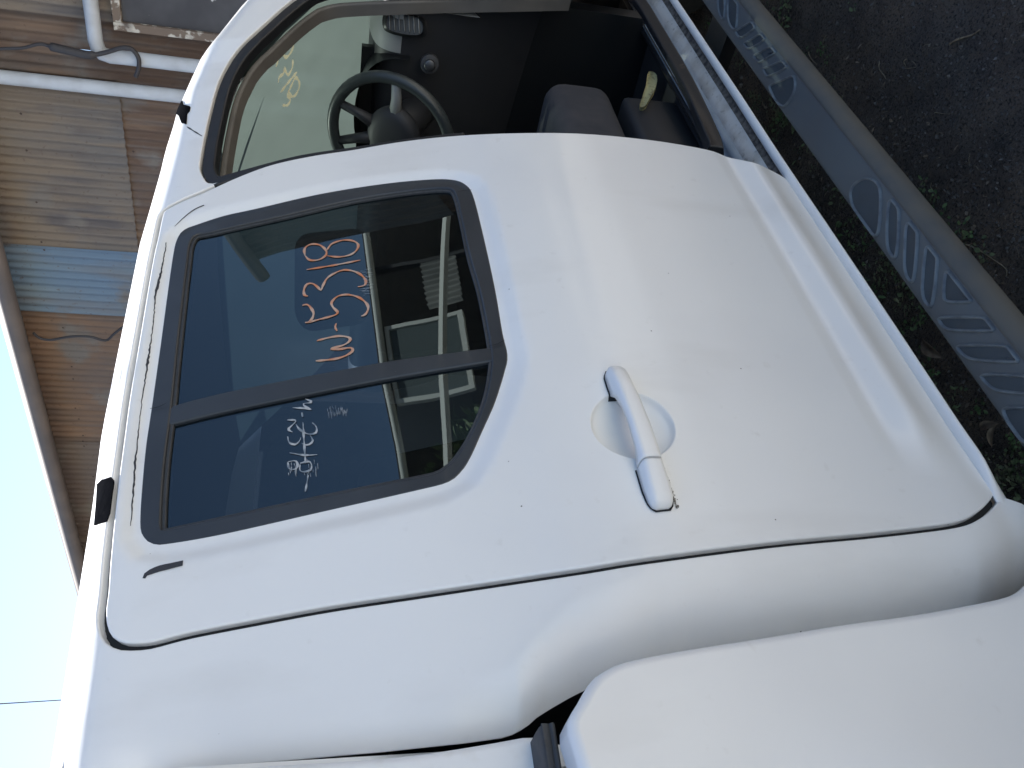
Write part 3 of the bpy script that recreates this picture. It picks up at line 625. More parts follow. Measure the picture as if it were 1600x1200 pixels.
# handle
ha = onF([(956, 582)])[0]; hb = onF([(1035, 797)])[0]; L = ha - hb; Ln = np.linalg.norm(L); hd = L / Ln; hn = np.array([-hd[1], hd[0]])
def hring(s, grow=0):
    """s 0 at the rear, 1 at the front; returns closed ring"""
    c = hb + L * s
    top = np.interp(s, [0, .012, .05, .14, .30, .5, .68, .84, .93, .985, 1], [.005, .013, .018, .022, .028, .032, .032, .029, .025, .018, .009])
    und = np.interp(s, [0, .24, .29, .36, .5, .66, .76, .82, 1], [-.004, -.004, .005, .014, .018, .017, .009, -.004, -.004]); und = min(und, top - .004)
    hw = np.interp(s, [0, .015, .05, .12, .3, .6, .88, .96, .99, 1], [.0085, .0145, .0170, .0178, .0160, .0145, .0152, .0145, .0115, .0075])
    pts = []
    f3 = P3([c], 0)[0]; nn = np.array([0, -1., .02]); nn /= np.linalg.norm(nn)
    b0 = F(np.array([c[0] + .0]), np.array([c[1]]))[0]
    # base height follows the door without the dish
    b0 = np.interp(s, [0, 1], [F(hb[0], hb[1]), F(ha[0], ha[1])])
    for u_, v_ in [(-1, 0), (-.99, .5), (-.90, .80), (-.74, .95), (-.5, .995), (0, 1.02), (.5, .995), (.74, .95), (.90, .80), (.99, .5), (1, 0), (.9, -.0), (0, 0), (-.9, 0)]:
        q = c + hn * u_ * hw; hgt = und + (top - und) * max(0, v_); hgt += grow; pts.append((q[0], b0 - hgt, q[1]))
    return pts
def loft(s0, s1, n, name, m, par):
    R = [hring(s) for s in np.linspace(s0, s1, n)]; K = len(R[0]); V = sum(R, []); Fc = [(i * K + k, i * K + (k + 1) % K, (i + 1) * K + (k + 1) % K, (i + 1) * K + k) for i in range(n - 1) for k in range(K)]
    Fc += [tuple(range(K))[::-1], tuple((n - 1) * K + k for k in range(K))]
    o = mesh(name, V, Fc, m, par); bm = bmesh.new(); bm.from_mesh(o.data); bmesh.ops.recalc_face_normals(bm, faces=bm.faces)
    for f_ in bm.faces: f_.smooth = len(f_.verts) < 8
    bm.to_mesh(o.data); bm.free(); return o
loft(.272, 1, 46, 'door_handle', PAINT, door)
loft(0, .262, 22, 'handle_cap', PAINT, door)
K = 24      # dark gasket under handle ends
for s0, s1 in ((-.012, .265), (.80, 1.012)):
    b = MB()
    ss = np.linspace(s0, s1, 12); up_ = []; dn = []
    for s in ss:
        sc = min(max(s, 0), 1); c = hb + L * s; hw = np.interp(sc, [0, .015, .05, .12, .3, .6, .88, .96, .99, 1], [.009, .0155, .0175, .0185, .0165, .0150, .0160, .0150, .0115, .008]) + .0015
        for sg, li in ((1, up_), (-1, dn)):
            q = c + hn * hw * sg; li.append((q[0], F(q[0], q[1]) - .0012, q[1]))
    b.add(up_ + dn, [(i, i + 1, 12 + i + 1, 12 + i) for i in range(11)])
    b.build('handle_gasket', GAP, door)
# grime by the handle's lower side
b = MB()
for i in range(230):
    t = random.random(); c = hb + L * (.0 + .34 * t) + hn * (-1 if hn[1] > 0 else 1) * (.0195 + abs(random.gauss(0, .0022))); s = random.uniform(.0004, .0013)
    q = np.array([c[0], F(c[0], c[1]) - .0009, c[1]]); b.add([q + [-s, 0, -s * .7], q + [s, 0, -s], q + [s * .6, 0, s], q + [-s, -0.0003, s]], [(0, 1, 2, 3)])
tag(b.build('grime', GRIME, door), kind='stuff')
# glue residue where wind deflectors came off
def streak(pts, wpx, jitter=0):
    b = MB(); P = catmull(pts, 4); Q = resample(onF(P), .006, False)
    if jitter: Q = Q + np.random.normal(0, jitter, Q.shape)
    p = P3(Q, -.0006); n = FN(Q[:, 0], Q[:, 1]); t = np.gradient(p, axis=0); s = np.cross(n, t); s /= np.linalg.norm(s, axis=1)[:, None]
    w_ = np.interp(np.linspace(0, 1, len(p)), np.linspace(0, 1, len(wpx)), wpx); w_ = w_ * np.random.uniform(.7, 1.25, len(p)) if jitter else w_
    V = np.empty((len(p) * 2, 3)); V[0::2] = p - s * w_[:, None] / 2; V[1::2] = p + s * w_[:, None] / 2; b.add(V, [(2 * i, 2 * i + 1, 2 * i + 3, 2 * i + 2) for i in range(len(p) - 1)]); b.build('glue_residue', ADH, door)
streak([(260, 379), (255, 410), (247, 445), (243, 460), (240, 500), (232, 560), (222, 625), (216, 680), (211, 730), (207, 790), (204, 822)], [.0015, .002, .003, .005, .0015, .002, .0018, .004, .0018, .0012, .0012, .0022, .003, .0022, .001], .0004)
streak([(273, 354), (290, 338), (305, 327), (319, 321)], [.001, .0025, .0035, .004])
streak([(225, 904), (228, 898), (245, 890), (265, 885), (286, 880)], [.004, .009, .010, .0095, .009])

# body side: C pillar, roof rail, A pillar, hinge pillar
AP_PX = [(332, 286), (319, 278), (312, 262), (315, 237), (322, 200), (337, 140), (352, 105), (375, 72), (412, 37), (455, 0), (495, -22), (560, -26), (750, -24), (930, -18), (990, -20), (1012, -12), (1034, 30), (1090, 120), (1128, 185), (1140, 212), (1134, 236), (1112, 237), (1012, 222), (900, 213), (787, 212), (697, 215), (620, 225), (550, 236), (470, 248), (392, 268)]
aq = resample(catmull(AP_PX, 3, True), 6); AP = ccw(resample(onF(aq), .010))
APB_PX = [(332, 286), (319, 278), (312, 262), (315, 237), (322, 200), (337, 140), (352, 105), (375, 72), (412, 37), (455, 0), (495, -22), (560, -26), (750, -24), (930, -30), (1010, -60), (1045, -20), (1090, 70), (1131, 131), (1180, 203), (1225, 270), (1260, 320), (1240, 330), (1150, 300), (1012, 240), (900, 230), (787, 225), (697, 219), (620, 225), (550, 236), (470, 248), (392, 268)]
APB = ccw(resample(onF(resample(catmull(APB_PX, 3, True), 6)), .010))
topx = np.arange(2.9, .2, -.04); zt_ = zsol(topx, 1.762)
xr_ = np.interp(zt_[-1], REAR[1], REAR[0])
top = [(x, z) for x, z in zip(topx, zt_) if x > np.interp(z, RZ, RX) + .004]
rear = [(np.interp(z, RZ, RX), z) for z in np.arange(top[-1][1], .34, -.02)]
bot = [(rear[-1][0] + .012, .325), (.59, .33), (.605, .36), (.625, .405), (.64, .440), (.66, .452), (2.9, .455)]
outer = np.array(top + rear + bot); outer = resample(outer, .012)
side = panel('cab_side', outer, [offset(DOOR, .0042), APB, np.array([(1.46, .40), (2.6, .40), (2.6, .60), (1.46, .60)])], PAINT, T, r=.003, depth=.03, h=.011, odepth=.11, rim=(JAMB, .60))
# aperture rubber and trim
sp = resample(catmull([(720, 214), (697, 215), (620, 225), (550, 236), (470, 248), (392, 268), (350, 280), (332, 286), (319, 278), (312, 262), (315, 237), (322, 200), (337, 140), (352, 105), (375, 72), (412, 37), (455, 0), (495, -22), (560, -30), (750, -34), (930, -34), (985, -28), (1010, -5), (1032, 30), (1083, 116), (1126, 205), (1132, 226)], 3), 5, False)
SPQ = resample(onF(sp), .008, False)
def strip(Q, d0, d1):
    t = np.gradient(Q, axis=0); n = np.column_stack([t[:, 1], -t[:, 0]]); n /= np.linalg.norm(n, axis=1)[:, None]
    c = AP.mean(0); sg = np.sign(np.sum(n * (c - Q), 1)); sg = 1 if sg.mean() > 0 else -1
    return np.vstack([Q + n * sg * d0, (Q + n * sg * d1)[::-1]])
SEAL = mat('black_door_seal', (.012, .013, .015), .5, bump=(300, .2, .0006))
panel('aperture_seal', strip(SPQ, .001, .029), [], SEAL, T, off=.006, r=.005, depth=.02, h=.012)
TRIM = mat('beige_grey_pillar_trim', (.14, .13, .115), .7, noise=[(8, (.10, .095, .085), .4, .7, 5)])
SPC = resample(SPQ[:int(len(SPQ) * .645)], .03, False); panel('pillar_trim', strip(SPC, .022, .037), [], TRIM, T, off=.045, r=.006, depth=.03, h=.02)
# roof skin
ts = np.r_[np.arange(1.760, 1.80, .003), np.arange(1.80, 1.8218, .0016)]
P = []
for x in np.r_[np.arange(.262, .34, .01), np.arange(.34, 2.01, .04)]:
    dr = .06 * (1 - math.sqrt(max(0, 1 - ((.34 - x) / .08) ** 2))) if x < .34 else 0
    hz = []
    for t in ts:
        z = zsol(x, t) - 1.6 * max(0, t - 1.785) * float(sst(1.6, 1.98, x)); y = float(prof(t)) * (1 + (kk(x) - 1)) + .012 * (x - 1.1) ** 2 * float(sst(1.9, 1.4, x)); xe = np.interp(z, RZ, RX)
        hz.append((x, y, z - dr))
    P.append(hz + [(x, 1.84 - y, z) for x, y, z in hz[::-1]])
MB().grid(P, True).build('roof', PAINT, T)
P = []
for x in np.arange(1.97, 2.9, .03):
    row = []
    for t in np.r_[np.arange(1.7595, 1.80, .004)]: row.append((x, float(prof(t)) * kk(x) + .012 * (x - 1.1) ** 2 * float(sst(1.9, 1.4, x)), float(zsol(x, t))))
    e_ = row[-1]; row += [(x, e_[1] + .02, e_[2] - .004), (x, e_[1] + .03, e_[2] - .03), (x, e_[1] + .0, e_[2] - .09)]; P.append(row)
MB().grid(P, True).build('front_pillar', PAINT, T)
# ditch line of the roof (a shallow moulding) and far side of the cab
b = MB()
def fy(z): return 1.84 - float(prof(z))
for (x0, x1, z0, z1) in [(.3, 3.0, .45, 1.15), (.3, .55, 1.15, 1.77), (1.5, 1.62, 1.15, 1.77), (.3, 2.2, 1.68, 1.77), (2.75, 3.0, 1.0, 1.3)]:
    b.grid([[(x, fy(z), z) for z in np.linspace(z0, z1, 8)] for x in (x0, x1)])
b.build('far_side', PAINT, T)
b = MB(); b.grid([[(x, 1.84 - .1, z) for z in (1.15, 1.7)] for x in (.3, 2.4)]); 
b.build('far_glass', glassmat('far_glass', (.05, .06, .07), .01), T)
b = MB(); b.box((.335, .10, .45), (.36, 1.74, 1.12)); b.box((.335, .25, 1.62), (.36, 1.6, 1.76)); b.box((.335, .14, 1.12), (.36, .40, 1.62)); b.box((.335, 1.44, 1.12), (.36, 1.7, 1.62)); b.build('cab_back', PAINT, T, False)
b = MB(); b.grid([[(.35, y, z) for z in (1.12, 1.62)] for y in (.4, 1.44)]); b.build('back_glass', glassmat('back_glass', (.25, .3, .32), .01), T)
# rocker / sill: swept section
sec = [(.16, .30), (.11, .34), (.062, .385), (.024, .418), (.001, .435), (-.014, .446), (-.016, .452), (-.010, .457), (-.002, .459), (.004, .457)]
sec2 = [(.004, .457), (.010, .450), (.018, .452), (.026, .458)]
sec3 = [(.026, .458), (.038, .466), (.052, .472), (.062, .474)]
sec4 = [(.062, .474), (.070, .483), (.080, .486), (.090, .483), (.104, .488), (.114, .496), (.118, .486)]
sec6 = [(.118, .484), (.122, .494), (.130, .497), (.138, .49), (.142, .46)]
def sweep(sec, x0, x1, name, m, par=T, n=40, rel=False):
    s = catmull(sec, 3); P = []
    for x in np.linspace(x0, x1, n):
        if rel:
            b0 = float(F(np.array(x), np.array(.455))) if x < 1.9 else float(F(np.array(1.9), np.array(.455)))
            lp = float(sst(.60, .72, x)); P.append([(x, b0 + (y if y > 0 else y * lp) + .003 * (1 - lp), z) for y, z in s])
        else: P.append([(x, y, z) for y, z in s])
    return MB().grid(P, True).build(name, m, par)
sill = sweep(sec, .60, 3.0, 'door_sill', PAINT, n=120, rel=True)
sweep(sec2, .8, 3.0, 'dust_line', DIRT, sill, rel=True); sweep(sec3, .8, 3.0, 'sill_step', PAINT_DIRTY, sill, rel=True); sweep(sec4, 1.58, 3.0, 'sill_plate', SILL_SHADE, sill, rel=True)
sweep(sec6, 1.0, 3.0, 'sill_seal', SEAL, sill, rel=True)
sweep([(.124, .50), (.14, .47), (.2, .46), (.9, .45), (1.7, .45)], .4, 3.0, 'cab_floor', mat('dark_floor_mat', (.02, .02, .022), .95), T)
# joint tape pieces
def tape(px, label, off=-.002):
    poly = resample(onF(np.array(px, float)), .006); o = panel('tape_strip', poly, [], TAPE, T, off=off, r=.0006, depth=.001, h=.008); tag(o, label=label); return o
tape([(153, 757), (166, 749), (174, 745), (180, 752), (177, 772), (173, 803), (168, 816), (148, 824), (151, 790)], 'crumpled black tape on the roof rail above the rear window')
tape([(277, 173), (287, 164), (298, 167), (297, 174), (293, 178), (292, 195), (284, 193), (267, 199), (272, 185)], 'small black tape patch at the top of the front pillar')
b = MB(); b.add(*ribbon([(292, 198), (303, 205), (316, 213)], .003, off=-.0005, smooth=3)); b.build('rail_crack', ADH, T)
# ------------------------------------------------------------------ load bed, canopy
BED_Y = -.045
def fb(x, z): return BED_Y + .05 * sst(1.02, 1.10, z) * 0 + .02 * (np.clip(.75 - z, 0, 1)) ** 2 - .030 * sst(.36, .10, x) * sst(1.02, .80, z) - .012 * sst(.17, -.3, x)
def fbn(x, z, e=.002):
    gx = (fb(x + e, z) - fb(x - e, z)) / (2 * e); gz = (fb(x, z + e) - fb(x, z - e)) / (2 * e); n = np.stack([gx, -np.ones_like(gx), gz], -1); return n / np.linalg.norm(n, axis=-1)[..., None]
bp = catmull([(908, 1200), (897, 1162), (888, 1132), (894, 1112), (906, 1092), (925, 1060), (944, 1044), (975, 1030), (1040, 1016), (1100, 1006), (1210, 989), (1319, 971), (1431, 956), (1525, 939), (1574, 928), (1600, 916), (1640, 880)], 3)
q = aty(bp[:, 0], bp[:, 1], BED_Y); q = np.column_stack([q[:, 0], q[:, 2]]); ztop = q[0, 1]
bedpoly = np.vstack([q, [(q[-1, 0] + .01, .30), (-.9, .30), (-.9, ztop)]])
bed = panel('bed_side', resample(bedpoly, .012), [], PAINT, T, r=.012, depth=.03, h=.015, surf=(fb, fbn))
b = MB(); b.box((-.9, .06, .5), (q[:, 0].max() - .03, 1.78, .55)); b.box((q[:, 0].max() - .10, .05, .5), (q[:, 0].max() - .07, 1.78, 1.05)); b.box((-.9, 1.72, .5), (.3, 1.84, 1.1)); b.build('bed_box', PAINT, T, False)
# canopy
cp = catmull([(300, 1202), (340, 1197.5), (600, 1181), (740, 1162), (825, 1147), (838, 1148), (843, 1158), (852, 1200)], 3)
CY = .035
fc = lambda x, z: CY + .16 * (z - 1.1) + 0 * x
def fcn(x, z): n = np.stack([0 * x, -np.ones_like(x), .16 + 0 * x], -1); return n / np.linalg.norm(n, axis=-1)[..., None]
nrm = np.array([0, -1, .16]); q2 = on_plane((0, CY, 1.1), nrm, cp[:, 0], cp[:, 1]); q2 = np.column_stack([q2[:, 0], q2[:, 2]])
cpoly = np.vstack([q2, [(-.9, q2[-1, 1])], [(-.9, q2[0, 1] + .0)]])
CANP = mat('white_canopy_gelcoat', (.80, .80, .79), .4, coat=.3, noise=[(60, (.74, .73, .70), .5, .8, 6)])
can = panel('canopy', resample(cpoly, .015), [], CANP, T, r=.010, depth=.06, h=.02, surf=(fc, fcn))
b = MB(); b.grid([[(x, CY + .03 + .16 * .62, 1.70), (x, .5, 1.76), (x, 1.3, 1.76), (x, 1.75, 1.70), (x, 1.8, 1.08)] for x in (-.9, q2[0, 0] - .03)]); b.build('canopy_roof', CANP, T)
xf = q2[:, 0].max() - .03; MB().box((xf - .03, .14, 1.12), (xf, 1.66, 1.72)).build('canopy_front', CANP, T, False)
# black rubber between canopy and bed rail
r0 = aty(843., 1140., .02); r1 = aty(893., 1136., BED_Y); zb, zt2 = r1[2], r0[2]
sec = [(.05, zb - .01), (.008, zb + .001), (.004, zb + .006), (.010, zb + .012), (.004, zb + .017), (.006, zb + .5 * (zt2 - zb)), (.012, zt2 - .008), (.006, zt2 - .004), (.014, zt2 + .002), (.06, zt2 + .003)]
MB().grid([[(x, y, z) for y, z in catmull(sec, 3)] for x in (r0[0] - .0, -.9)]).build('canopy_rubber', RUBBER, T)
b = MB(); b.box((q2[:, 0].min() - .02, .17, 1.08), (q2[:, 0].min() - .005, .3, 1.7)); b.build('gap_shade_block', GAP, T, False)  # black block standing in for the shaded gap between cab and canopy
# ------------------------------------------------------------------ running board
ZB = .385
e1 = atz(1536., 450., ZB)[1]; e2 = atz(1412., 446., ZB)[1]
sec = [(e2 + .02, ZB - .045), (e2 + .006, ZB - .02), (e2 - .002, ZB - .006), (e2 - .012, ZB), (e2 - .05, ZB + .001), (e1 + .030, ZB + .001), (e1 + .024, ZB + .0005)]
sec5 = [(e1 + .024, ZB + .0005), (e1 + .021, ZB + .004), (e1 + .014, ZB + .004), (e1 + .004, ZB - .004), (e1 - .002, ZB - .018), (e1 + .002, ZB - .04), (e1 + .03, ZB - .05)]
step = sweep(sec, .1, 3.4, 'running_board', BOARD, T, 60); sweep(sec5, .1, 3.4, 'step_edge', EDGE, step, 60)
def pad(px, smooth=True):
    P = chaikin(px, 2) if smooth else np.array(px, float); q = atz(P[:, 0], P[:, 1], ZB + .0035); o2 = ccw(q[:, :2]); 
    ymn, ymx = e1 + .028, e2 - .010; o2[:, 1] = np.clip(o2[:, 1], ymn, ymx)
    o2 = resample(o2, .006); rg = [(.0015, .0010), (-.0006, .0060), (-.0024, .0062), (-.0048, .0016)]; V = []; Fc = []; N = len(o2)
    for d, h in rg: p = offset(o2, d); V += [(a_, b_, ZB + h) for a_, b_ in p]
    for k_ in range(3):
        for i in range(N): j = (i + 1) % N; Fc.append((k_ * N + i, k_ * N + j, (k_ + 1) * N + j, (k_ + 1) * N + i))
    mesh('tread_rim', V, Fc, RIM, step)
    p = offset(o2, -.0046); c = p.mean(0); V = [(a_, b_, ZB + .0018) for a_, b_ in p] + [(c[0], c[1], ZB + .0018)]
    mesh('tread_pad', V, [(i, (i + 1) % N, N) for i in range(N)], PAD, step)
t3 = lambda L_: [(1200 + a_ / 2.4, 250 + b_ / 2.4) for a_, b_ in L_]
pad(t3([(305, 130), (312, 100), (340, 72), (375, 62), (408, 80), (424, 115), (422, 200), (415, 275), (398, 292), (370, 262), (335, 215), (312, 170)]))
pad(t3([(447, 170), (455, 148), (470, 143), (487, 158), (492, 185), (490, 290), (480, 368), (468, 372), (444, 335), (442, 260)]))
pad(t3([(513, 255), (520, 235), (536, 226), (556, 240), (562, 270), (556, 380), (546, 458), (530, 462), (508, 420), (509, 330)]))
pad(t3([(586, 345), (592, 322), (608, 316), (634, 340), (638, 360), (628, 470), (616, 545), (602, 558), (574, 515), (577, 430)]))
pad(t3([(660, 430), (672, 408), (690, 406), (715, 430), (764, 500), (766, 525), (755, 537), (670, 537), (656, 525), (655, 480)]))
pad(t3([(632, 596), (650, 585), (800, 585), (826, 592), (848, 620), (848, 640), (830, 645), (680, 643), (655, 632)]))
pad(t3([(702, 706), (718, 688), (890, 692), (915, 700), (942, 740), (938, 758), (920, 763), (770, 755), (735, 742)]))
pad(t3([(790, 812), (808, 798), (960, 806), (1000, 815), (1040, 860), (1036, 880), (1000, 884), (870, 873), (830, 858)]))
pad(t3([(872, 940), (890, 922), (980, 926), (1100, 940), (1150, 1000), (1150, 1080), (1060, 1090), (960, 1070), (915, 1020)]))
pad(t3([(960, 1100), (1000, 1095), (1160, 1110), (1230, 1180), (1225, 1240), (1100, 1250), (1020, 1200)]))
t4 = lambda L_: [(1050 + a_ / 4., b_ / 4.) for a_, b_ in L_]
pad(t4([(600, 535), (640, 515), (700, 490), (745, 468), (765, 475), (772, 520), (765, 570), (745, 615), (715, 655), (690, 672), (660, 655), (625, 600)]))
pad(t4([(560, 425), (600, 412), (680, 375), (705, 378), (722, 405), (712, 425), (680, 445), (600, 480), (585, 480)]))
pad(t4([(500, 345), (560, 315), (620, 282), (648, 290), (656, 318), (640, 338), (560, 385), (530, 395)]))
pad(t4([(440, 270), (490, 245), (550, 203), (575, 208), (584, 240), (560, 265), (500, 300), (465, 310)]))
pad(t4([(390, 190), (440, 165), (490, 130), (510, 150), (520, 175), (490, 200), (440, 235), (410, 238)]))
pad(t4([(345, 110), (345, 30), (350, -20), (400, -60), (412, 0), (408, 100), (400, 200), (360, 170)]))
pad(t4([(285, 60), (285, -20), (295, -60), (325, -70), (330, 0), (330, 80), (320, 130), (300, 110)]))
b = MB()
b.box((2.28, e2 - .02, ZB - .07), (2.42, .3, ZB - .03))
b.build('step_bracket', BLACKP, step, False)
b = MB(); b.tube([(-1.2, .45, .42), (3.6, .45, .42)], .07, 8); b.box((.3, .14, .40), (3.0, 1.7, .44)); b.build('chassis', BLACKP, T, False)
# ------------------------------------------------------------------ cab interior
SCP = np.array([2.0, 0, 1.76]); SCN = np.array([.44, 0, .90]); SCN /= np.linalg.norm(SCN)
def scr(x): return SCP[2] - (x - SCP[0]) * SCN[0] / SCN[2]
sy0 = lambda x: float(np.interp(x, [1.98, 2.1, 2.35, 2.6, 2.95], [.25, .22, .155, .11, .07]))
b = MB(); b.grid([[(x, sy0(x) + (1.84 - 2 * sy0(x)) * v_, scr(x)) for x in np.linspace(1.99, 2.95, 12)] for v_ in np.linspace(0, 1, 20)]); b.build('windscreen', SCREEN, T)
class OnS:
    n = np.array([-SCN[0], 0, -SCN[2]])
    def __call__(s, P): return on_plane(SCP - SCN * .0015, SCN, P[:, 0], P[:, 1])
ons = OnS(); c1 = lambda L_: [(300 + a_ / 4., b_ / 4.) for a_, b_ in L_]
b = MB()
for s in ([(625, 220), (637, 270), (622, 320), (592, 357), (570, 340), (562, 305), (570, 292), (522, 345), (540, 368), (525, 417)], [(630, 372), (628, 420), (603, 467), (585, 445), (578, 425), (572, 460), (546, 482), (540, 517)], [(657, 450), (605, 512), (554, 577)], [(602, 565), (622, 603), (650, 590), (672, 540), (665, 500), (645, 488), (622, 535), (598, 590), (615, 622), (598, 656), (566, 658)]):
    b.add(*ribbon(c1(s), .009, pts3=ons, wvar=.3))
b.build('windscreen_writing', CHALKP, T)
dash_sec = [(2.98, 1.28), (2.9, 1.335), (2.75, 1.35), (2.58, 1.355), (2.47, 1.34), (2.425, 1.305), (2.415, 1.25), (2.43, 1.17), (2.47, 1.05), (2.52, .95), (2.62, .80), (2.75, .7)]
ds = catmull(dash_sec, 4)
def dshift(y): return .10 * math.sin(min(1, max(0, (y - .05) / .8)) * math.pi / 2)
dash = MB().grid([[(x + dshift(y) * (.4), y, z) for x, z in ds] for y in np.r_[np.linspace(.11, .2, 5), np.linspace(.25, 1.73, 20)]]).build('dashboard', DARKP, T)  # dark colour includes the shade on the unlit dash
MB().grid([[(x + dshift(y) * .4 - .004, y, z + .003) for x, z in ds[4:24]] for y in np.linspace(.105, .245, 6)]).build('dash_sunlit_patch', GREYP, dash)  # lighter overlay paints the sunlit part of the dash round the vent
b = MB(); b.grid([[(x, .11, z), (x, .11, z - .25)] for x, z in [(2.425, 1.3), (2.58, 1.355), (2.75, 1.35), (2.98, 1.28)]]); b.build('dash_end', GREYP, dash)
def binn(t, v):   # hood over the dials
    a_ = math.pi * v; return (2.40 + .28 * t, .44 - .19 * math.cos(a_), 1.24 + (.155 - .03 * t) * math.sin(a_) ** .6)
MB().grid([[binn(t, v) for v in np.linspace(0, 1, 20)] for t in np.linspace(0, 1, 8)]).build('dial_hood', BLACKP, dash)
MB().box((2.5, .27, 1.2), (2.52, .61, 1.38)).build('dial_face', BLACKP, dash, False)
# air vent at the dash end
vq = lambda px, py: at(1, .17, px, py)
def vy(px, py): return on_plane((2.405, .17, 1.27), (-1, -.55, .15), np.array(px, float), np.array(py, float))
vo = [(605, 18), (612, 14), (635, 24), (660, 30), (662, 55), (640, 56), (612, 50), (602, 42)]
p = np.array([vy(*c) for c in chaikin(vo, 2)]); N = len(p); c = p.mean(0); nv = np.array([-1, -.55, .15]); nv /= np.linalg.norm(nv)
vent = MB(); vent.add(list(p + nv * .012) + list(c + (p - c) * 1.22 + nv * .004) + list(p - nv * .02), [(i, (i + 1) % N, N + (i + 1) % N, N + i) for i in range(N)] + [(i, (i + 1) % N, 2 * N + (i + 1) % N, 2 * N + i) for i in range(N)]); vent.build('air_vent', BLACKP, dash)
b = MB(); b.add(list(p + nv * .002), [tuple(range(N))]); b.build('vent_cavity', BLACKP, dash, False)
for i in range(7):
    x = 608 + i * 7.6; a_, b_ = vy(x, 17 + i * 1.6), vy(x + 1.5, 47 + i * .9); a_ = a_ + nv * .008; b_ = b_ + nv * .008; o = MB().tube([a_, (a_ + b_) / 2, b_], .0018, 4).build('vent_slat', GREYP, dash)
# steering wheel
wc = np.array([2.27, .44, 1.285]); ax = np.array([-math.cos(.42), 0, math.sin(.42)]); e1_ = np.array([0, 1., 0]); e2_ = np.cross(ax, e1_)
sw = MB(); ring = [wc + .188 * (math.cos(t) * e1_ + math.sin(t) * e2_) for t in np.linspace(0, 2 * math.pi, 49)]; sw.tube(ring, .0175, 12, False)
swo = sw.build('steering_wheel', WHEELM, T)
P = []
for i in range(13):
    rr = [0, .03, .055, .072, .080, .083, .080, .07, .05, .02, 0][min(i, 10)]; hh = [.03, .03, .027, .02, .01, 0, -.015, -.03, -.05, -.06, -.06][min(i, 10)]
    P.append([wc - ax * .02 + ax * hh + rr * (1.15 * math.cos(t) * e1_ + math.sin(t) * e2_) for t in np.linspace(0, 2 * math.pi, 25)])
MB().grid(P).build('wheel_hub', DARKP, swo)
for an in (0, math.pi, -math.pi / 2 + .35, -math.pi / 2 - .35):
    d = math.cos(an) * e1_ + math.sin(an) * e2_; MB().tube([wc - ax * .02 + d * .06, wc - ax * .015 + d * .12, wc + d * .185], [.022, .015, .013], 8).build('wheel_spoke', GREYP if abs(an) < 3.2 and abs(math.sin(an)) < .1 else DARKP, swo)
MB().tube([wc - ax * .03, wc - ax * .14, wc - ax * .32], [.045, .055, .06], 12).build('steering_column', DARKP, T)
b = MB(); s0 = wc - ax * .10; b.tube([s0, s0 + np.array([0, -.07, .02]), s0 + np.array([.0, -.13, .035])], [.009, .010, .014], 8); b.build('column_stalk', BLACKP, T)
kq = at(1, .255, np.array(672.), np.array(105.)); b = MB()
b.tube([kq + [.03, 0, 0], kq + [-.005, -.01, .002]], .028, 18); b.build('dash_knob', DARKP, dash, True, .003)
b = MB(); b.tube([kq + [-.004, -.01, .002], kq + [-.018, -.012, .004]], .016, 14); b.build('knob_cap', mat('satin_metal', (.16, .16, .16), .45, metal=1), dash, True, .002)
MB().box((2.6, .11, .44), (2.66, 1.75, 1.3)).build('firewall', BLACKP, T, False)
# seats
def blob(a, b_, r, seg=5):
    m_ = MB().box(a, b_); return m_
def seat(x0, y0):
    s = MB().box((x0, y0, .66), (x0 + .50, y0 + .52, .86)).build('front_seat', FABRIC, T, True, .055, 5)
    b = MB().box((-.07, 0, 0), (.07, .50, .60)); o = b.build('seat_back', FABRIC, s, True, .055, 5)
    for v in o.data.vertices:
        pass
    m4 = Matrix.Translation((x0 + .02, y0 + .01, .76)) @ Matrix.Rotation(math.radians(-17), 4, 'Y')
    # link() moved the mesh by the parents' offset; put it in place
    o.data.transform(Matrix.Translation(T.location)); o.data.transform(m4); o.data.transform(Matrix.Translation(-T.location))
    h_ = MB().box((-.05, .12, .62), (.05, .38, .80)).build('headrest', FABRIC, s, True, .04, 4); h_.data.transform(Matrix.Translation(T.location)); h_.data.transform(m4); h_.data.transform(Matrix.Translation(-T.location))
    MB().box((x0 + .02, y0 + .01, .45), (x0 + .46, y0 + .5, .63)).build('seat_base', DARKP, s, True, .02, 2)
    return s
seat(1.78, .19); seat(1.70, 1.12)
MB().box((2.0 - .1, .76, .46), (2.5, 1.06, .86)).build('centre_console', DARKP, T, True, .03, 3)
rs = MB().box((.62, .12, .60), (1.12, 1.72, .80)).build('rear_seat', FABRIC, T, True, .05, 4); MB().box((.46, .14, .7), (.62, 1.70, 1.32)).build('seat_back', FABRIC, rs, True, .05, 4)
for y in (.3, 1.25): MB().box((.46, y, 1.33), (.56, y + .27, 1.5)).build('headrest', FABRIC, rs, True, .04, 3)
MB().grid([[(x, y, 1.735 + float(zoff(x)) - .03 * ((y - .92) / .7) ** 2) for y in np.linspace(.28, 1.56, 8)] for x in np.linspace(.4, 2.02, 12)]).build('headliner', mat('grey_headliner', (.3, .3, .29), .95), T)
# torn foam strip
fp = [(1012, 111), (1022, 112), (1028, 120), (1024, 140), (1014, 155), (1008, 167), (998, 168), (1004, 150), (1010, 130)]
p = np.array([aty(float(a_), float(b_), .185) for a_, b_ in chaikin(fp, 1)]); N = len(p); nn = np.array([-.5, -.8, .3]) * .02
fo = MB().add(list(p) + list(p - nn), [tuple(range(N)), tuple(range(2 * N - 1, N - 1, -1))] + [(i, (i + 1) % N, N + (i + 1) % N, N + i) for i in range(N)]).build('foam_strip', FOAM)
tag(fo, label='torn strip of yellow foam beside the driver seat inside the open doorway', cat='foam scrap')
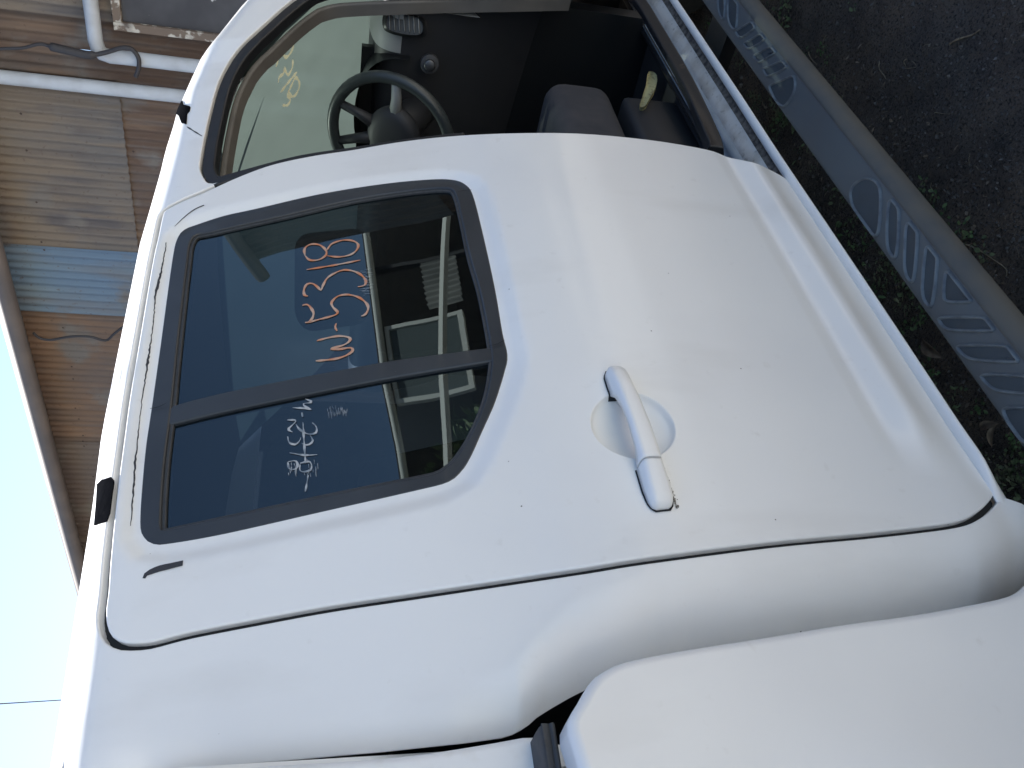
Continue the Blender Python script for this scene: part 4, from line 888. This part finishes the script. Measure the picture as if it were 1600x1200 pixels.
# bonnet and front wings seen only through the screen
b = MB(); b.grid([[(x, y, z - .06 * ((y - .92) / .9) ** 2) for x, z in ((2.98, 1.22), (3.4, 1.2), (3.9, 1.12), (4.15, 1.0), (4.25, .8), (4.25, .5))] for y in np.linspace(.03, 1.81, 9)]); b.build('bonnet', PAINT, T)
b = MB()
for y in (.02, 1.82): b = MB(); b.grid([[(x, y, z) for z in (.55, 1.16)] for x in (2.9, 4.2)]); b.build('front_wing', PAINT, T)
TYRE = mat('tyre_rubber', (.02, .02, .02), .85)
for x in (3.4,):
    for y in (.06, 1.6):
        P = []
        for a_ in np.linspace(0, 2 * math.pi, 33): P.append([(x + r_ * math.cos(a_), y + yo, .37 + r_ * math.sin(a_)) for r_, yo in ((.2, .02), (.33, .0), (.37, .03), (.37, .19), (.33, .22), (.2, .2))])
        wo = MB().grid(P).build('wheel', TYRE, T)
# ================================================================== HOUSE behind the photographer (mirrored in the window glass)
hs = empty('veranda_house', (9, -8, 0), label='dark timber house with a deep veranda across the yard, mirrored in the rear door glass', cat='house')
DWOOD = mat('dark_stained_timber', (.030, .027, .025), .8, noise=[(3, (.05, .042, .036), .4, .7, 6)])
CREAM = mat('cream_painted_timber', (.55, .53, .46), .6)
MB().box((3.5, -10.2, 0), (22, -10.0, 4.9)).build('wall', DWOOD, hs, False)
MB().box((3.5, -10.6, 4.62), (22, -7.0, 4.72)).build('roof', DWOOD, hs, False)
MB().tube([(3.5, -6.95, 4.62), (22, -6.95, 4.62)], .05, 8).build('gutter', CREAM, hs)
for x in (5.2, 8.2, 11.2, 14.2): MB().box((x, -7.15, 0), (x + .1, -7.05, 4.62)).build('post', DWOOD, hs, False)
wq = MB().box((7.9, -7.06, 3.62), (9.5, -7.02, 4.5)).build('lattice_screen', mat('grey_lattice', (.07, .085, .08), .7), hs, False)
for a_, c_ in (((7.8, -7.05, 3.55), (9.6, -6.99, 3.62)), ((7.8, -7.05, 4.50), (9.6, -6.99, 4.56)), ((7.8, -7.05, 3.62), (7.89, -6.99, 4.5)), ((9.51, -7.05, 3.62), (9.6, -6.99, 4.5))): MB().box(a_, c_).build('screen_frame', CREAM, wq, False)
cp_ = empty('carport', (7, -5, 0), label='low carport frame with a cream edge beam standing across the yard from the truck', cat='carport')
MB().tube([(3.2, -4.03, 3.0), (11.2, -5.6, 3.0)], .038, 4).build('edge_beam', CREAM, cp_, False)
for x, y in ((3.2, -4.1), (11.2, -5.7)): MB().box((x, y, 0), (x + .08, y + .08, 2.96)).build('post', DWOOD, cp_, False)
MB().tube([(8.3, -5.6, 0), (9.4, -5.5, 2.6)], .05, 6).build('brace', mat('grey_post', (.12, .13, .13), .7), cp_)

# cream corrugated awning and a shrub beside the house, both only mirrored in the glass
P = [[(x, -6.92 - .03 * math.sin(x * 42), z) for z in (3.5, 3.95)] for x in np.linspace(9.75, 11.0, 60)]
MB().grid(P).build('awning_panel', mat('weathered_cream_iron', (.22, .21, .18), .7, noise=[(2, (.12, .115, .10), .4, .65, 6)]), hs)
sh = empty('shrub', (5.6, -6.2, 0), label='tall dark green shrub in front of the timber house across the yard', cat='shrub')
V = []; Fc = []
for i in range(2600):
    u = np.random.normal(0, 1, 3); u /= np.linalg.norm(u); rr = random.random() ** .4 * (1 + .25 * math.sin(u[0] * 5 + u[2] * 4)); q = np.array([5.6, -6.2, 3.0]) + u * rr * np.array([1.2, .6, 1.05])
    leafmesh(V, Fc, q, random.uniform(0, 6.3), random.uniform(.12, .26), random.uniform(.04, .09), random.uniform(-.4, .9), random.uniform(0, .6))
cr = mesh('crown', V, Fc, LEAF, sh); tag(cr, kind='stuff')
for a_ in range(4): MB().tube([(5.6, -6.2, 0), (5.6 + .1 * a_ - .15, -6.2, 1.2), (5.6 + .4 * a_ - .6, -6.2 + .1 * a_, 2.8)], [.06, .045, .02], 7).build('stem', TWIG, sh)
